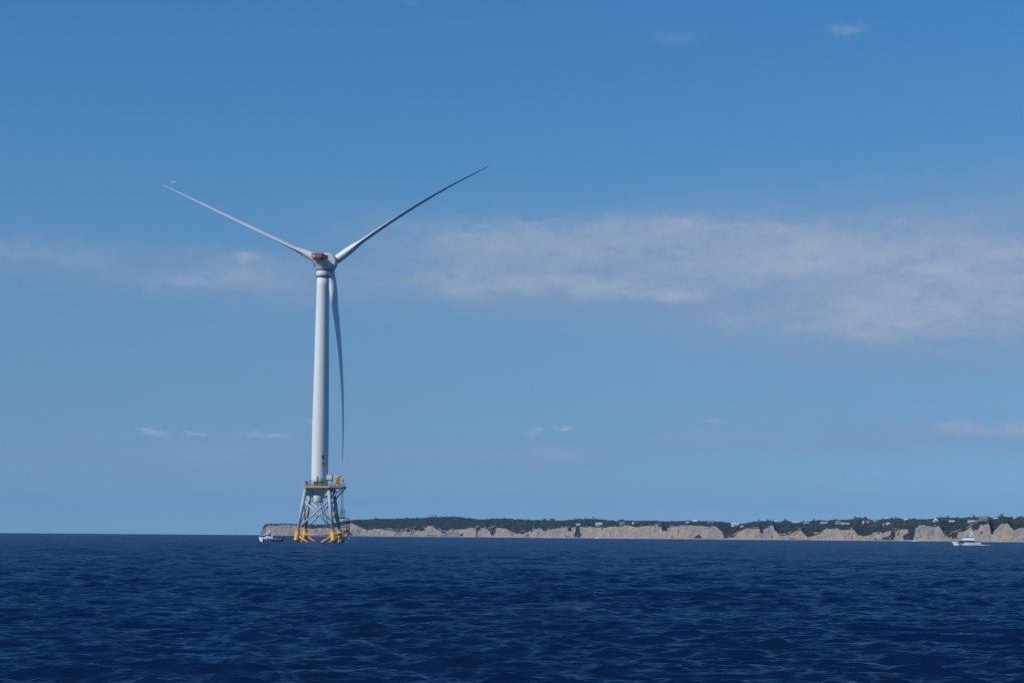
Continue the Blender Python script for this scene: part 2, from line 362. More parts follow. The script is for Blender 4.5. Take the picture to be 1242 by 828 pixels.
def build_island():
    px = np.arange(316, 1750, .42)
    px = np.concatenate([px, np.arange(1750, 1900, 2)])
    ds, zc, zs, ridge = col_of(px); a = az_of(px)
    s = np.cumsum(np.concatenate([[0], np.hypot(np.diff(ds * np.sin(a)), np.diff(ds * np.cos(a)))]))   # metres along the shore
    nf, nv = 34, 30
    zc = np.maximum(zc + 1.5 * fbm1(s, 71, 6, 40) * np.clip(zc / 12, 0, 1), 1.2); zs = np.maximum(zs, zc * 1.02)
    coast = fbm1(s, 3, 4, 90) * 9
    rows_r = []; rows_z = []; rows_veg = []
    beach = 9 + 3 * fbm1(s, 5, 3, 60)
    base_r = ds + coast * 0 + coast * .5
    # under water, beach, cliff face, then the land behind
    rows_r.append(base_r - 40); rows_z.append(np.full_like(s, -4.)); rows_veg.append(np.zeros_like(s))
    rows_r.append(base_r); rows_z.append(np.full_like(s, .05)); rows_veg.append(np.zeros_like(s))
    for t in (.35, .7, 1.0):
        rows_r.append(base_r + beach * t); rows_z.append(.05 + 1.5 * t ** 1.4 + .15 * fbm1(s, 9, 3, 7)); rows_veg.append(-np.clip(.5 + 1.2 * fbm1(s, 61, 4, 70), 0, 1))
    z0 = 1.6
    depth = np.clip((zc - z0) * 0.95, 2, 60)
    for i in range(1, nf + 1):
        t = i / nf
        lean = s + t * 9 * np.sign(np.sin(s / 77.0))               # gullies run slightly askew
        gul = np.abs(fbm1(lean, 21, 5, 26)); gul2 = np.abs(fbm1(lean, 22, 4, 8))
        prof = t ** 1.0
        steep = .72 * t + .28 * (t ** 3)                            # talus below, steeper above
        r = base_r + beach + depth * (1 - (1 - t) ** 1.0) * (.55 + .45 * t ** .5)
        r = r + (gul * 4.5 + gul2 * 1.6) * math.sin(math.pi * min(t * .8 + .08, 1)) * np.clip(depth / 14, .2, 1)
        r = r + 1.1 * fbm2(s, np.full_like(s, t * 30), 31, 4, 5)
        z = z0 + (zc - z0) * steep + .5 * fbm2(s, np.full_like(s, t * 24), 33, 3, 6) * (1 - t)
        rows_r.append(r); rows_z.append(z)
        patch_ = fbm2(s, np.full_like(s, t * 25), 41, 4, 28)
        rows_veg.append(np.where(patch_ > .5 + .3 * t, .8, 0.) + np.clip(patch_, 0, .5) * .35 if t < .97 else np.where(patch_ > -.2, .9, .2))
    rt_ = rows_r[-1]
    for i in range(1, nv + 1):
        t = i / nv
        rr = rt_ + (ridge) * t
        w = 1 - (1 - t) ** 1.7
        hillock = (fbm2(s, rr * .8, 51, 4, 55)) * 1.7 * t * (1 - t) * 2
        zz = zc + (zs - zc) * w + hillock + .25 * fbm2(s, rr, 53, 3, 6)
        rows_r.append(rr); rows_z.append(zz); rows_veg.append(np.full_like(s, 1.) if i > 3 else np.clip(.75 + .5 * fbm2(s, np.full_like(s, i * 4.), 43, 4, 14), 0, 1))
    last = rows_r[-1]; zl = rows_z[-1]
    for d, k in ((60, .93), (180, .8), (400, .5), (900, -.02)):
        rows_r.append(last + d * np.clip((px - 316) / 60, .1, 1)); rows_z.append(zl * k); rows_veg.append(np.full_like(s, 1.))
    RR = np.stack(rows_r); ZZ = np.stack(rows_z); VG = np.stack(rows_veg)
    taper = np.clip((px - 316) / 5, 0, 1) ** .6
    ZZ = np.where(ZZ > 0, ZZ * taper - (1 - taper) * 1, ZZ)
    V = np.stack([RR * np.sin(a), RR * np.cos(a), ZZ], -1).reshape(-1, 3)
    mt = bpy.data.materials.new('bluff_and_heath'); mt.use_nodes = True; t = mt.node_tree; b = t.nodes['Principled BSDF']
    b.inputs['Roughness'].default_value = .95; b.inputs['Specular IOR Level'].default_value = .1
    g = t.nodes.new('ShaderNodeTexCoord')
    def noise(sc, det, st=(1, 1, 1), ro=.6):
        mp = t.nodes.new('ShaderNodeMapping'); mp.inputs['Scale'].default_value = st
        n = t.nodes.new('ShaderNodeTexNoise'); n.inputs['Scale'].default_value = sc; n.inputs['Detail'].default_value = det; n.inputs['Roughness'].default_value = ro
        t.links.new(g.outputs['Object'], mp.inputs[0]); t.links.new(mp.outputs[0], n.inputs['Vector']); return n.outputs[0]
    def ramp(fac, stops):
        r = t.nodes.new('ShaderNodeValToRGB'); t.links.new(fac, r.inputs[0])
        e = r.color_ramp.elements
        while len(e) < len(stops): e.new(.5)
        for k, (p, c) in enumerate(stops): e[k].position = p; e[k].color = (*c, 1)
        return r.outputs[0]
    def mix(f, a_, b_, bt='MIX'):
        n = t.nodes.new('ShaderNodeMix'); n.data_type = 'RGBA'; n.blend_type = bt
        if isinstance(f, float): n.inputs[0].default_value = f
        else: t.links.new(f, n.inputs[0])
        t.links.new(a_, n.inputs[6]); t.links.new(b_, n.inputs[7]); return n.outputs[2]
    clay = ramp(noise(.03, 8), [(.3, (.20, .185, .17)), (.46, (.27, .24, .205)), (.60, (.34, .27, .20)), (.74, (.225, .215, .205))])
    streak = ramp(noise(.16, 6, (1, 1, .35), .7), [(.3, (.5, .51, .54)), (.5, (.98, .97, .96)), (.7, (1.2, 1.17, 1.12))])
    clay = mix(1.0, clay, streak, 'MULTIPLY')
    sand = ramp(noise(.1, 3), [(.3, (.25, .25, .245)), (.7, (.34, .34, .34))])
    heath = ramp(noise(.035, 7, (1, 1, 1), .65), [(.3, (.014, .021, .016)), (.5, (.028, .036, .022)), (.7, (.05, .056, .03))])
    at_ = t.nodes.new('ShaderNodeAttribute'); at_.attribute_name = 'cover'
    fine = noise(.3, 5)
    def mth(op, x, y):
        n = t.nodes.new('ShaderNodeMath'); n.operation = op; n.use_clamp = True
        for i, q in enumerate((x, y)):
            if isinstance(q, float): n.inputs[i].default_value = q
            else: t.links.new(q, n.inputs[i])
        return n.outputs[0]
    n_ = t.nodes.new('ShaderNodeMath'); n_.operation = 'MULTIPLY_ADD'; t.links.new(fine, n_.inputs[0]); n_.inputs[1].default_value = .8; n_.inputs[2].default_value = -.9
    s_ = t.nodes.new('ShaderNodeMath'); s_.operation = 'ADD'; t.links.new(at_.outputs['Fac'], s_.inputs[0]); t.links.new(n_.outputs[0], s_.inputs[1])
    vegf = mth('MULTIPLY', s_.outputs[0], 6.0)
    sandf = mth('MULTIPLY', at_.outputs['Fac'], -1.0)
    c = mix(sandf, clay, sand); c = mix(vegf, c, heath); t.links.new(c, b.inputs['Base Color'])
    bp = t.nodes.new('ShaderNodeBump'); bp.inputs['Strength'].default_value = .7; bp.inputs['Distance'].default_value = 1.2
    t.links.new(noise(.35, 6), bp.inputs['Height']); t.links.new(bp.outputs[0], b.inputs['Normal'])
    o = np_mesh('island_terrain', V, grid_faces(len(rows_r), len(px)), mt)
    att = o.data.attributes.new('cover', 'FLOAT', 'POINT'); att.data.foreach_set('value', VG.astype(np.float32).ravel())
    tag(o, kind='structure')
    return px, RR, ZZ, VG, a
ISL = build_island()
def ground_at(px, py=None, t=None):
    """a point on the land behind the bluff: where the view line through (px, py) meets it, else the ridge"""
    P_, RR, ZZ, VG, a = ISL
    j = int(np.clip(np.searchsorted(P_, px), 1, len(P_) - 1)); i0 = 39; i1 = RR.shape[0] - 5
    r, z = RR[i0:i1 + 1, j], ZZ[i0:i1 + 1, j]
    if t is not None:
        q = t * (len(r) - 1); k = min(int(q), len(r) - 2); f = q - k
        rr, zz = r[k] * (1 - f) + r[k + 1] * f, z[k] * (1 - f) + z[k + 1] * f
    else:
        yy = hor(px) - (z - CAM_H) / r * FPX
        k = np.where(yy <= py)[0]
        k = k[0] if len(k) else int(np.argmin(yy))
        rr, zz = r[k], z[k]
    az_ = float(az_of(px))
    return Vector((rr * math.sin(az_), rr * math.cos(az_), zz)), rr

# scrub that covers the heath: one mass
def icos():
    p = (1 + 5 ** .5) / 2
    v = np.array([(-1, p, 0), (1, p, 0), (-1, -p, 0), (1, -p, 0), (0, -1, p), (0, 1, p), (0, -1, -p), (0, 1, -p), (p, 0, -1), (p, 0, 1), (-p, 0, -1), (-p, 0, 1)], float)
    f = np.array([(0, 11, 5), (0, 5, 1), (0, 1, 7), (0, 7, 10), (0, 10, 11), (1, 5, 9), (5, 11, 4), (11, 10, 2), (10, 7, 6), (7, 1, 8), (3, 9, 4), (3, 4, 2), (3, 2, 6), (3, 6, 8), (3, 8, 9), (4, 9, 5), (2, 4, 11), (6, 2, 10), (8, 6, 7), (9, 8, 1)])
    return v / np.linalg.norm(v[0]), f
IV, IF = icos()
def foliage_mat(name, lo, hi):
    m = mat(name, hi, .9, var=.5, scale=.06, stain=lo, spec=.15); return m
leafm = foliage_mat('scrub_leaves', (.018, .026, .02), (.058, .07, .042))
def build_scrub():
    Vs = []; Fs = []; n = 0
    for k in range(15000):
        px = rng.uniform(322, 1800) if k % 3 else rng.uniform(322, 1260)
        t = rng.random() ** .8
        if k % 5 == 0: t = rng.uniform(.75, 1)
        p, r = ground_at(px, t=t)
        s = rng.uniform(.8, 2.4) * (1 + .7 * (rng.random() < .12))
        if px < 400: s *= .6
        v = IV * rng.uniform(.7, 1.25, (12, 1)) * np.array([s * rng.uniform(.8, 1.5), s * rng.uniform(.8, 1.5), s * rng.uniform(.5, .85)])
        Vs.append(v + np.array([p.x, p.y, p.z + s * .12])); Fs.append(IF + n); n += 12
    o = np_mesh('scrubland', np.concatenate(Vs), np.concatenate(Fs), leafm, False)
    tag(o, 'dark low coastal scrub covering the hills above the pale bluffs', 'scrub', kind='stuff')
build_scrub()

# ------------------------------------------------------------------ trees on the skyline
bark = mat('bark', (.09, .075, .06), .9, scale=3)
crownm = [foliage_mat('oak_leaves', (.014, .022, .014), (.04, .055, .028)), foliage_mat('cedar_needles', (.01, .017, .014), (.028, .042, .026))]
def make_tree(kind, h, w, seed):
    g = random.Random(seed); root = empty(kind, (0, 0, 0))
    conifer = kind == 'cedar_tree'
    tr = MB(); tr.tube((0, 0, -.6), (0, 0, h * .35), h * .035, h * .026, 7).tube((0, 0, h * .35), (g.uniform(-.1, .1) * w, 0, h * (.9 if conifer else .7)), h * .026, h * .01, 6)
    for i in range(6):
        an = g.uniform(0, 6.28); z = h * g.uniform(.3, .55)
        tr.tube((0, 0, z), (math.cos(an) * w * .33, math.sin(an) * w * .33, z + h * g.uniform(.08, .28)), h * .014, h * .005, 5)
    tr.build('trunk', bark, root)
    cl = []
    for i in range(10):
        an = g.uniform(0, 6.28); q = g.random() ** .6
        zz = g.uniform(.3, .92) if conifer else g.uniform(.42, .84)
        rad = (w * .5 * (1.05 - zz)) if conifer else w * .36 * q
        cl.append((math.cos(an) * rad, math.sin(an) * rad, zz * h, (w * (.30 - .18 * zz) if conifer else w * g.uniform(.16, .27))))
    c = MB()
    for i in range(420):
        x, y, z, r = g.choice(cl)
        d = Vector((g.gauss(0, 1), g.gauss(0, 1), g.gauss(0, .8))).normalized() * r * g.uniform(.5, 1.08)
        p = Vector((x, y, z)) + d; s = g.uniform(.10, .24) * (h / 5)
        u = Vector((g.gauss(0, 1), g.gauss(0, 1), g.gauss(0, .7))).normalized(); v = u.orthogonal().normalized()
        c.add([p - u * s, p + v * s * .7, p + u * s, p - v * s * .7], [(0, 1, 2, 3)])
    c.build('crown', crownm[1 if conifer else 0], root); index_children(root); return root
protos = {'oak': [make_tree('oak_tree', 5.4, 6.2, 1), make_tree('oak_tree', 4.6, 5.0, 2)], 'ced': [make_tree('cedar_tree', 6.0, 3.0, 3), make_tree('cedar_tree', 5.2, 2.6, 4)]}
used = set()
TREES = [ # (x, kind, size factor, what it stands by)
    (457, 'oak', 1.0, 'leftmost round tree standing on the ridge right of the turbine foundation'),
    (467, 'oak', .75, 'small round tree second from the left on the ridge past the turbine'),
    (484, 'oak', .9, 'round tree on the ridge above the low cliffs right of the turbine'),
    (494, 'oak', 1.0, 'broad tree on the ridge just left of the gap before the wood'),
    (508, 'ced', .8, 'lone narrow conifer left of the highest treetop on the ridge'),
    (525, 'oak', 1.35, 'tallest broad tree forming the highest treetop on the ridge'),
    (529, 'oak', 1.2, 'broad tree leaning against the highest treetop on its right'),
    (535.5, 'ced', 1.0, 'narrow pointed conifer right of the highest treetop'),
    (543, 'oak', .7, 'low round tree above the green notch between the first two cliffs'),
    (552, 'oak', .8, 'round tree at the summit above the notch between the cliffs'),
    (562, 'oak', .7, 'small round tree right of the summit above the notch'),
    (570, 'ced', .8, 'small pointed conifer where the ridge begins to drop'),
    (598, 'oak', .9, 'round tree left of the pair above the long flat cliff'),
    (604, 'oak', .8, 'round tree, left one of two above the right end of the flat cliff'),
    (612, 'oak', .9, 'round tree, right one of two above the right end of the flat cliff'),
    (678, 'ced', .6, 'tiny conifer alone on the flat skyline right of the two dark roofs'),
    (684, 'oak', .6, 'tiny round tree on the flat skyline left of the clump'),
    (697, 'oak', 1.0, 'left tree of the dark clump above the half hidden pale cottage'),
    (701, 'oak', .85, 'second tree of the dark clump above the half hidden pale cottage'),
    (709, 'ced', 1.1, 'dark pointed conifer between the clump and the long white house'),
    (719, 'oak', 1.1, 'broad tree directly above the left end of the long white house'),
    (723, 'oak', .9, 'round tree above the right end of the long white house'),
    (750, 'oak', .9, 'round tree above the grey shingled cottage, left one of two'),
    (755, 'oak', 1.0, 'round tree above the grey shingled cottage, right one of two'),
    (906, 'oak', .7, 'small round tree above the small white shed'),
    (912, 'oak', .8, 'round tree right of the small white shed, below the skyline conifers'),
    (918, 'oak', 1.0, 'broad tree left of the row of three dark conifers'),
    (928, 'ced', 1.1, 'first of three dark conifers left of the bright little house'),
    (931.5, 'ced', .9, 'middle one of three dark conifers left of the bright little house'),
    (935.5, 'ced', 1.15, 'last of three dark conifers, touching the bright little house'),
    (949, 'oak', 1.1, 'broad tree between the bright little house and the long grey house'),
    (972, 'oak', 1.0, 'round tree behind the pale house with the dark hipped roof'),
    (984, 'oak', .8, 'round tree between two pale houses on the skyline'),
    (1010, 'oak', .9, 'round tree behind the pinkish house'),
    (1034, 'oak', 1.1, 'left tree of the dark grove behind the twin gabled houses'),
    (1040, 'oak', 1.0, 'middle tree of the dark grove behind the twin gabled houses'),
    (1046, 'oak', 1.0, 'right tree of the dark grove behind the twin gabled houses'),
    (1066, 'oak', .9, 'round tree left of the small white lookout on the skyline'),
    (1078, 'ced', .9, 'pointed conifer right of the small white lookout on the skyline'),
    (1083, 'oak', 1.1, 'broad tree right of the pointed conifer by the white lookout'),
    (1104, 'oak', .8, 'round tree right of the low skyline bungalow'),
    (1137, 'ced', 1.0, 'bare pointed tree just right of the bright white pyramid roofed house'),
    (1145, 'oak', 1.0, 'round tree above the low long grey cottage'),
    (1157, 'oak', .9, 'round tree above and left of the motor yacht mast'),
    (1177, 'oak', 1.1, 'dark broad tree left of the great house with the tall chimneys'),
    (1194, 'oak', .9, 'dark broad tree right of the great house with the tall chimneys'),
    (1210, 'oak', 1.2, 'large round tree on the knoll near the right edge'),
    (1233, 'oak', .9, 'round tree at the far right end of the skyline')]
for i, (x, k, sc, lab) in enumerate(TREES):
    pr = protos[k][i % 2]
    o = pr if pr.name not in used else copy_tree(pr); used.add(pr.name)
    p, r = ground_at(x, t=.97)
    o.location = p - Vector((0, 0, .3)); s_ = sc * 1.0
    o.scale = (s_, s_, s_); o.rotation_euler = (0, 0, random.uniform(0, 6.28))
    tag(o, lab, 'tree', 'trees along the island skyline')

# ------------------------------------------------------------------ houses above the bluffs
wallm = {'white': mat('white_clapboard', (.74, .74, .72), .7, scale=1), 'grey': mat('weathered_shingle', (.3, .29, .27), .85, scale=1), 'pink': mat('pale_pink_shingle', (.44, .38, .36), .85, scale=1), 'bright': mat('fresh_white_paint', (.82, .82, .8), .6, scale=1)}
roofm = {'dark': mat('dark_roof_shingle', (.06, .06, .065), .9, scale=2), 'grey': mat('grey_roof_shingle', (.2, .2, .2), .9, scale=2), 'pale': mat('pale_roof', (.55, .55, .54), .8, scale=2)}
glassm = mat('window_glass', (.03, .04, .05), .1, var=.3)
trimm = mat('white_trim', (.72, .72, .7), .6)
brick = mat('chimney_brick', (.22, .12, .09), .9, scale=4)
def gable(wm, x0, x1, y0, y1, z, hz, along='x', rm=None, over=.35):
    """gable wall ends into wm, roof slabs into rm"""
    if along == 'x':
        ym = (y0 + y1) / 2
        for x in (x0, x1 - .2):
            wm.add([(x, y0, z), (x, y1, z), (x, ym, z + hz), (x + .2, y0, z), (x + .2, y1, z), (x + .2, ym, z + hz)], [(0, 2, 1), (3, 4, 5), (0, 3, 5, 2), (1, 2, 5, 4), (0, 1, 4, 3)])
        s = hz / (ym - y0)
        for sg in (-1, 1):
            ye = ym + sg * ((ym - y0) + over); ze = z - over * s
            a, b = x0 - over, x1 + over
            rm.add([(a, ye, ze + .04), (b, ye, ze + .04), (b, ym, z + hz + .04), (a, ym, z + hz + .04), (a, ye, ze + .3), (b, ye, ze + .3), (b, ym, z + hz + .32), (a, ym, z + hz + .32)],
                   [(0, 3, 2, 1) if sg < 0 else (0, 1, 2, 3), (4, 5, 6, 7) if sg < 0 else (7, 6, 5, 4), (0, 1, 5, 4), (1, 2, 6, 5), (3, 0, 4, 7)])
def make_house(px, py, wpx, hpx, style, wc, rc, label, rz=0.0, t=None):
    p, r = ground_at(px, py + .15) if t is None else ground_at(px, t=t)
    k = r / FPX; w = max(wpx * k, 4.5); h = max(hpx * k, 3.2); d = min(max(w * .6, 4.5), 9)
    root = empty('house', (p.x, p.y, p.z - .4), rz=-float(az_of(px)) + rz)
    wm, rm = MB(), MB()
    wall = h * (.58 if style != 'pyramid' else .5); rf = h - wall
    if style == 'flat': wall = h * .8; rf = h * .2
    wm.box((0, 0, wall / 2 - .3), (w, d, wall + .6))
    chim = []
    if style in ('gable', 'great'):
        gable(wm, -w / 2, w / 2, -d / 2, d / 2, wall, rf, 'x', rm)
    elif style == 'cross':
        gable(wm, -w / 2, w / 2, -d / 2, d / 2, wall, rf * .85, 'x', rm)
        for cx in (-w * .27, w * .27):
            ww = w * .17; y = -d / 2 - .6
            wm.box((cx, y + .3, wall / 2 - .3), (ww * 2, .6, wall + .6))
            wm.add([(cx - ww, y, wall), (cx + ww, y, wall), (cx, y, wall + rf * .8), (cx - ww, y + d * .5, wall), (cx + ww, y + d * .5, wall), (cx, y + d * .5, wall + rf * .8)], [(0, 1, 2), (3, 5, 4), (0, 3, 4, 1)])
            for sg in (-1, 1):
                e = cx + sg * (ww + .25)
                q = [(e, y - .3, wall - .1), (cx, y - .3, wall + rf * .8 + .05), (cx, y + d * .5, wall + rf * .8 + .05), (e, y + d * .5, wall - .1)]
                rm.add(q + [(a, b, c + .25) for a, b, c in q], [(0, 1, 2, 3), (7, 6, 5, 4), (0, 4, 5, 1), (1, 5, 6, 2), (3, 2, 6, 7), (0, 3, 7, 4)])
    elif style in ('pyramid', 'hip'):
        rl = 0 if style == 'pyramid' else w * .25
        o_ = .4
        rm.add([(-w / 2 - o_, -d / 2 - o_, wall + .01), (w / 2 + o_, -d / 2 - o_, wall + .01), (w / 2 + o_, d / 2 + o_, wall + .01), (-w / 2 - o_, d / 2 + o_, wall + .01), (-rl - .05, 0, wall + rf), (rl + .05, 0, wall + rf)],
               [(3, 2, 1, 0), (0, 1, 5, 4), (2, 3, 4, 5), (1, 2, 5), (3, 0, 4)])
    elif style == 'flat':
        rm.box((0, 0, wall + rf / 2 + .003), (w + .8, d + .8, max(rf, .35)))
    wm.build('wall', wallm[wc], root); ro = rm.build('roof', roofm[rc], root)
    cn = 2 if style == 'great' else (1 if style in ('gable', 'hip', 'cross') and w > 8 else 0)
    for c in range(cn):
        x = (-w * .3, w * .3)[c] if cn == 2 else w * .22
        MB().box((x, d * .1, wall + rf * .9), (.9, .9, rf * 1.3 + 1.2)).build('chimney', brick, ro)
    nw = max(2, min(6, int(w / 2.4)))
    y = -d / 2 - (.6 if style == 'cross' else 0)
    for i in range(nw):
        x = -w / 2 + w * (i + .5) / nw
        if style == 'cross': y = -d / 2 - .6 if abs(abs(x) - w * .27) < w * .15 else -d / 2
        ww, hw = min(1.1, w / nw * .5), min(1.4, wall * .4)
        f = MB()
        for dx, dz, sx, sz in ((0, hw / 2 + .07, ww + .28, .14), (0, -hw / 2 - .07, ww + .28, .14), (-ww / 2 - .07, 0, .14, hw), (ww / 2 + .07, 0, .14, hw)):
            f.box((x + dx, y - .04, wall * .55 + dz), (sx, .1, sz))
        fo = f.build('window', trimm, root)
        MB().box((x, y - .02, wall * .55), (ww, .05, hw)).build('pane', glassm, fo)
    MB().box((w * .5 / nw * 0 + w * .02, y - .03, min(2.1, wall * .8) / 2), (1.0, .08, min(2.1, wall * .8))).build('door', mat_door, root)
    tag(root, label, 'house', 'houses along the top of the bluffs')
    return root
mat_door = mat('painted_door', (.12, .16, .2), .5)
HOUSES = [
    (660, 631.2, 5, 2.6, 'hip', 'grey', 'dark', 'left one of two small dark roofed houses alone on the skyline', 0),
    (669.5, 631.2, 5.5, 3, 'gable', 'grey', 'dark', 'right one of two small dark roofed houses alone on the skyline', .2),
    (700.5, 637.9, 5, 2.6, 'gable', 'grey', 'pale', 'small pale cottage half hidden at the cliff edge under the dark tree clump', .1),
    (725.5, 637, 8, 3.1, 'gable', 'white', 'pale', 'long white house at the cliff edge left of the shingled cottage', .05),
    (753.5, 635.8, 6, 2.6, 'gable', 'grey', 'grey', 'grey shingled cottage set back under two round trees', -.1),
    (767.8, 636.4, 3.6, 4, 'gable', 'white', 'grey', 'narrow tall white house where the long cliff begins', .5),
    (797.5, 637.2, 7, 3.2, 'gable', 'white', 'dark', 'white dark roofed house on the cliff edge left of the bushy gully', .1),
    (832, 635.2, 4, 2.2, 'gable', 'grey', 'pale', 'small pale house just left of the white house breaking the skyline', .2),
    (841, 634.2, 5, 3.4, 'gable', 'bright', 'pale', 'bright white house breaking the skyline above the middle of the big cliff', -.1),
    (860, 634.8, 7, 3.2, 'cross', 'grey', 'grey', 'wide grey house with two gables above the right end of the big cliff', .1),
    (889.3, 638.4, 9, 4.6, 'cross', 'white', 'pale', 'large white house with twin front gables above the green ravine', .05),
    (897.4, 639.8, 3, 2.2, 'gable', 'bright', 'pale', 'small white shed just right of and below the twin gabled white house', 0),
    (938.6, 634.3, 3.6, 2.8, 'gable', 'bright', 'pale', 'bright little house beside the three dark conifers', .2),
    (943.6, 634.4, 4, 2, 'flat', 'white', 'pale', 'low white annexe right of the bright little house', 0),
    (962, 635, 9, 2.6, 'gable', 'grey', 'pale', 'long grey house with a pale roof on the skyline', .05),
    (975.4, 636.6, 6, 4.2, 'hip', 'white', 'grey', 'pale house with a hipped roof left of the notch in the cliffs', .2),
    (996, 635.8, 8, 2.3, 'gable', 'grey', 'pale', 'long low pale roofed house between two round trees', 0),
    (1013, 636.3, 6, 4.4, 'gable', 'pink', 'grey', 'pinkish tall house beside two small cottages', .15),
    (1019.4, 636.9, 4.6, 2.2, 'gable', 'white', 'pale', 'left one of two small white cottages next to the pinkish house', .1),
    (1025, 636.9, 3.2, 2.2, 'gable', 'white', 'pale', 'right one of two small white cottages next to the pinkish house', -.1),
    (1045, 635.6, 4.4, 4.4, 'gable', 'pink', 'grey', 'left of two tall gabled houses below the dark grove', .7),
    (1050.4, 636, 4, 3.9, 'gable', 'grey', 'grey', 'right of two tall gabled houses below the dark grove', .6),
    (1059, 634, 7, 1.9, 'flat', 'grey', 'pale', 'low flat roofed bungalow right of the dark grove', 0),
    (1069, 637.4, 3.6, 3.1, 'gable', 'grey', 'grey', 'greyer one of two adjoining cottages above the green gully', .4),
    (1073.6, 637.4, 3.4, 3.2, 'gable', 'white', 'pale', 'whiter one of two adjoining cottages above the green gully', .3),
    (1072, 630.8, 2, 3.4, 'pyramid', 'bright', 'pale', 'tiny white lookout tower house poking above the skyline', 0),
    (1095, 632, 5, 2.2, 'gable', 'white', 'pale', 'low skyline bungalow right of the white lookout', .1),
    (1130.6, 633.6, 5.4, 5, 'pyramid', 'bright', 'pale', 'bright white pyramid roofed house on the edge of the big grey cliff', .1),
    (1150, 634.2, 7, 2, 'gable', 'grey', 'pale', 'low long grey cottage above the wooded ravine left of the motor yacht', 0),
    (1173.4, 634.9, 8, 3, 'gable', 'grey', 'pale', 'long pale roofed house above the motor yacht bow', .1),
    (1181, 634.3, 4, 3, 'gable', 'grey', 'grey', 'small grey gabled house directly above the motor yacht mast', .5),
    (1188, 632.8, 9, 5.4, 'great', 'grey', 'grey', 'great grey house with two tall chimneys on the skyline above the yacht', .2),
    (1203, 631.2, 5, 2.2, 'gable', 'grey', 'pale', 'low pale roofed house left of the round tree on the knoll', 0),
    (1226, 630.6, 5.5, 2.6, 'hip', 'white', 'pale', 'white hipped roof house breaking the skyline at the right edge', 0),
]
for hs in HOUSES: make_house(*hs)

# ------------------------------------------------------------------ the wind turbine
TX, TY = -67.1, 720.0
tower_m = mat('tower_paint', (.67, .68, .665), .6, var=.05, scale=.25, stretch=(1, 1, .3))
blade_m = mat('blade_paint', (.70, .71, .72), .36, var=.05, scale=.15)
nac_m = mat('nacelle_paint', (.56, .58, .58), .45, var=.08, scale=.5)
jacket_m = mat('jacket_grey_paint', (.44, .47, .49), .55, var=.16, scale=.7, stain=(.33, .35, .35))
yellow_m = mat('safety_yellow', (.80, .42, .035), .5, var=.18, scale=1.2, stain=(.55, .27, .04))
red_m = mat('helideck_red', (.33, .04, .05), .5, var=.15, scale=1)
darkm = mat('dark_steel', (.035, .04, .045), .6)
steelm = mat('galvanised_steel', (.26, .28, .30), .5, metal=.3)
greenm = mat('pale_green_paint', (.48, .56, .48), .5)
deckm = mat('deck_grating', (.30, .27, .22), .8, scale=2)
olivem = mat('olive_brown_cladding', (.20, .17, .11), .7)
orangem = mat('orange_primer', (.62, .20, .05), .5)
bluem = mat('dark_blue_cladding', (.05, .09, .16), .5)
sealm = mat('grey_rubber_seal', (.10, .11, .12), .7)
blackm = mat('black_lettering', (.01, .01, .012), .6)
T = empty('wind_turbine', (TX, TY, 0))
tag(T, 'white three bladed wind turbine standing in the sea on a yellow footed lattice foundation', 'wind turbine')
BASE_Z = 19.1
tw = MB(); prof = []
for i in range(25):
    z = BASE_Z + .3 + (93.4 - BASE_Z - .3) * i / 24
    q = (z - BASE_Z) / (93.4 - BASE_Z); r = 2.92 + (2.12 - 2.92) * max(0, (q - .25) / .75) ** 1.15
    prof.append((r, z))
tw.lathe(prof, 64); towo = tw.build('tower', tower_m, T)
fl = MB()
for z in (BASE_Z + .3,): fl.lathe([(3.15, z - .3), (3.15, z + .12)], 48)
fl.build('base_flange', steelm, towo)
for z, r in ((43.6, 2.9),):
    q = (z - BASE_Z) / (93.4 - BASE_Z); r = 2.92 + (2.12 - 2.92) * max(0, (q - .25) / .75) ** 1.15
    MB().lathe([(r + .012, z - .05), (r + .012, z + .05)], 64).build('joint_ring', nac_m, towo)
# painted number on the tower, wrapped on its face
view_az = math.atan2(TX, TY)
def tower_glyph(strokes, zc, hgt, wid, azc):
    b = MB(); R_ = 2.945
    for (x0, y0, x1, y1) in strokes:
        n = 4
        vs = []
        for i in range(n + 1):
            u = x0 + (x1 - x0) * i / n; aa = azc + u * wid / R_
            for zz in (y0, y1):
                for rr in (R_, R_ + .02):
                    vs.append((math.sin(aa) * rr, -math.cos(aa) * rr, zc + zz * hgt))
        fs = []
        for i in range(n):
            o = i * 4
            fs += [(o + 1, o + 5, o + 7, o + 3), (o, o + 2, o + 6, o + 4), (o + 2, o + 3, o + 7, o + 6), (o, o + 4, o + 5, o + 1)]
        fs += [(0, 1, 3, 2), (n * 4, n * 4 + 2, n * 4 + 3, n * 4 + 1)]
        b.add(vs, fs)
    return b
gB = [(0, 0, .24, 1), (.24, .84, .85, 1), (.24, .43, .85, .58), (.24, 0, .85, .16), (.78, .58, 1, .84), (.78, .16, 1, .43)]
g1 = [(.4, 0, .66, 1), (.12, .70, .4, .86), (.1, 0, .4, .13), (.66, 0, .96, .13)]
tower_glyph(gB, 28.9, 1.35, .95, .30).build('painted_letter', blackm, towo)
tower_glyph(g1, 26.6, 1.35, .95, .30).build('painted_letter', blackm, towo)

YAW = R(-5.4 + 20); HUBZ = 98.5; OV = 6.5
av = Vector((math.sin(YAW), math.cos(YAW), 0)); e1 = Vector((math.cos(YAW), -math.sin(YAW), 0)); zz = Vector((0, 0, 1))
tl = R(5); ax = av * math.cos(tl) + zz * math.sin(tl); z2 = e1.cross(ax)
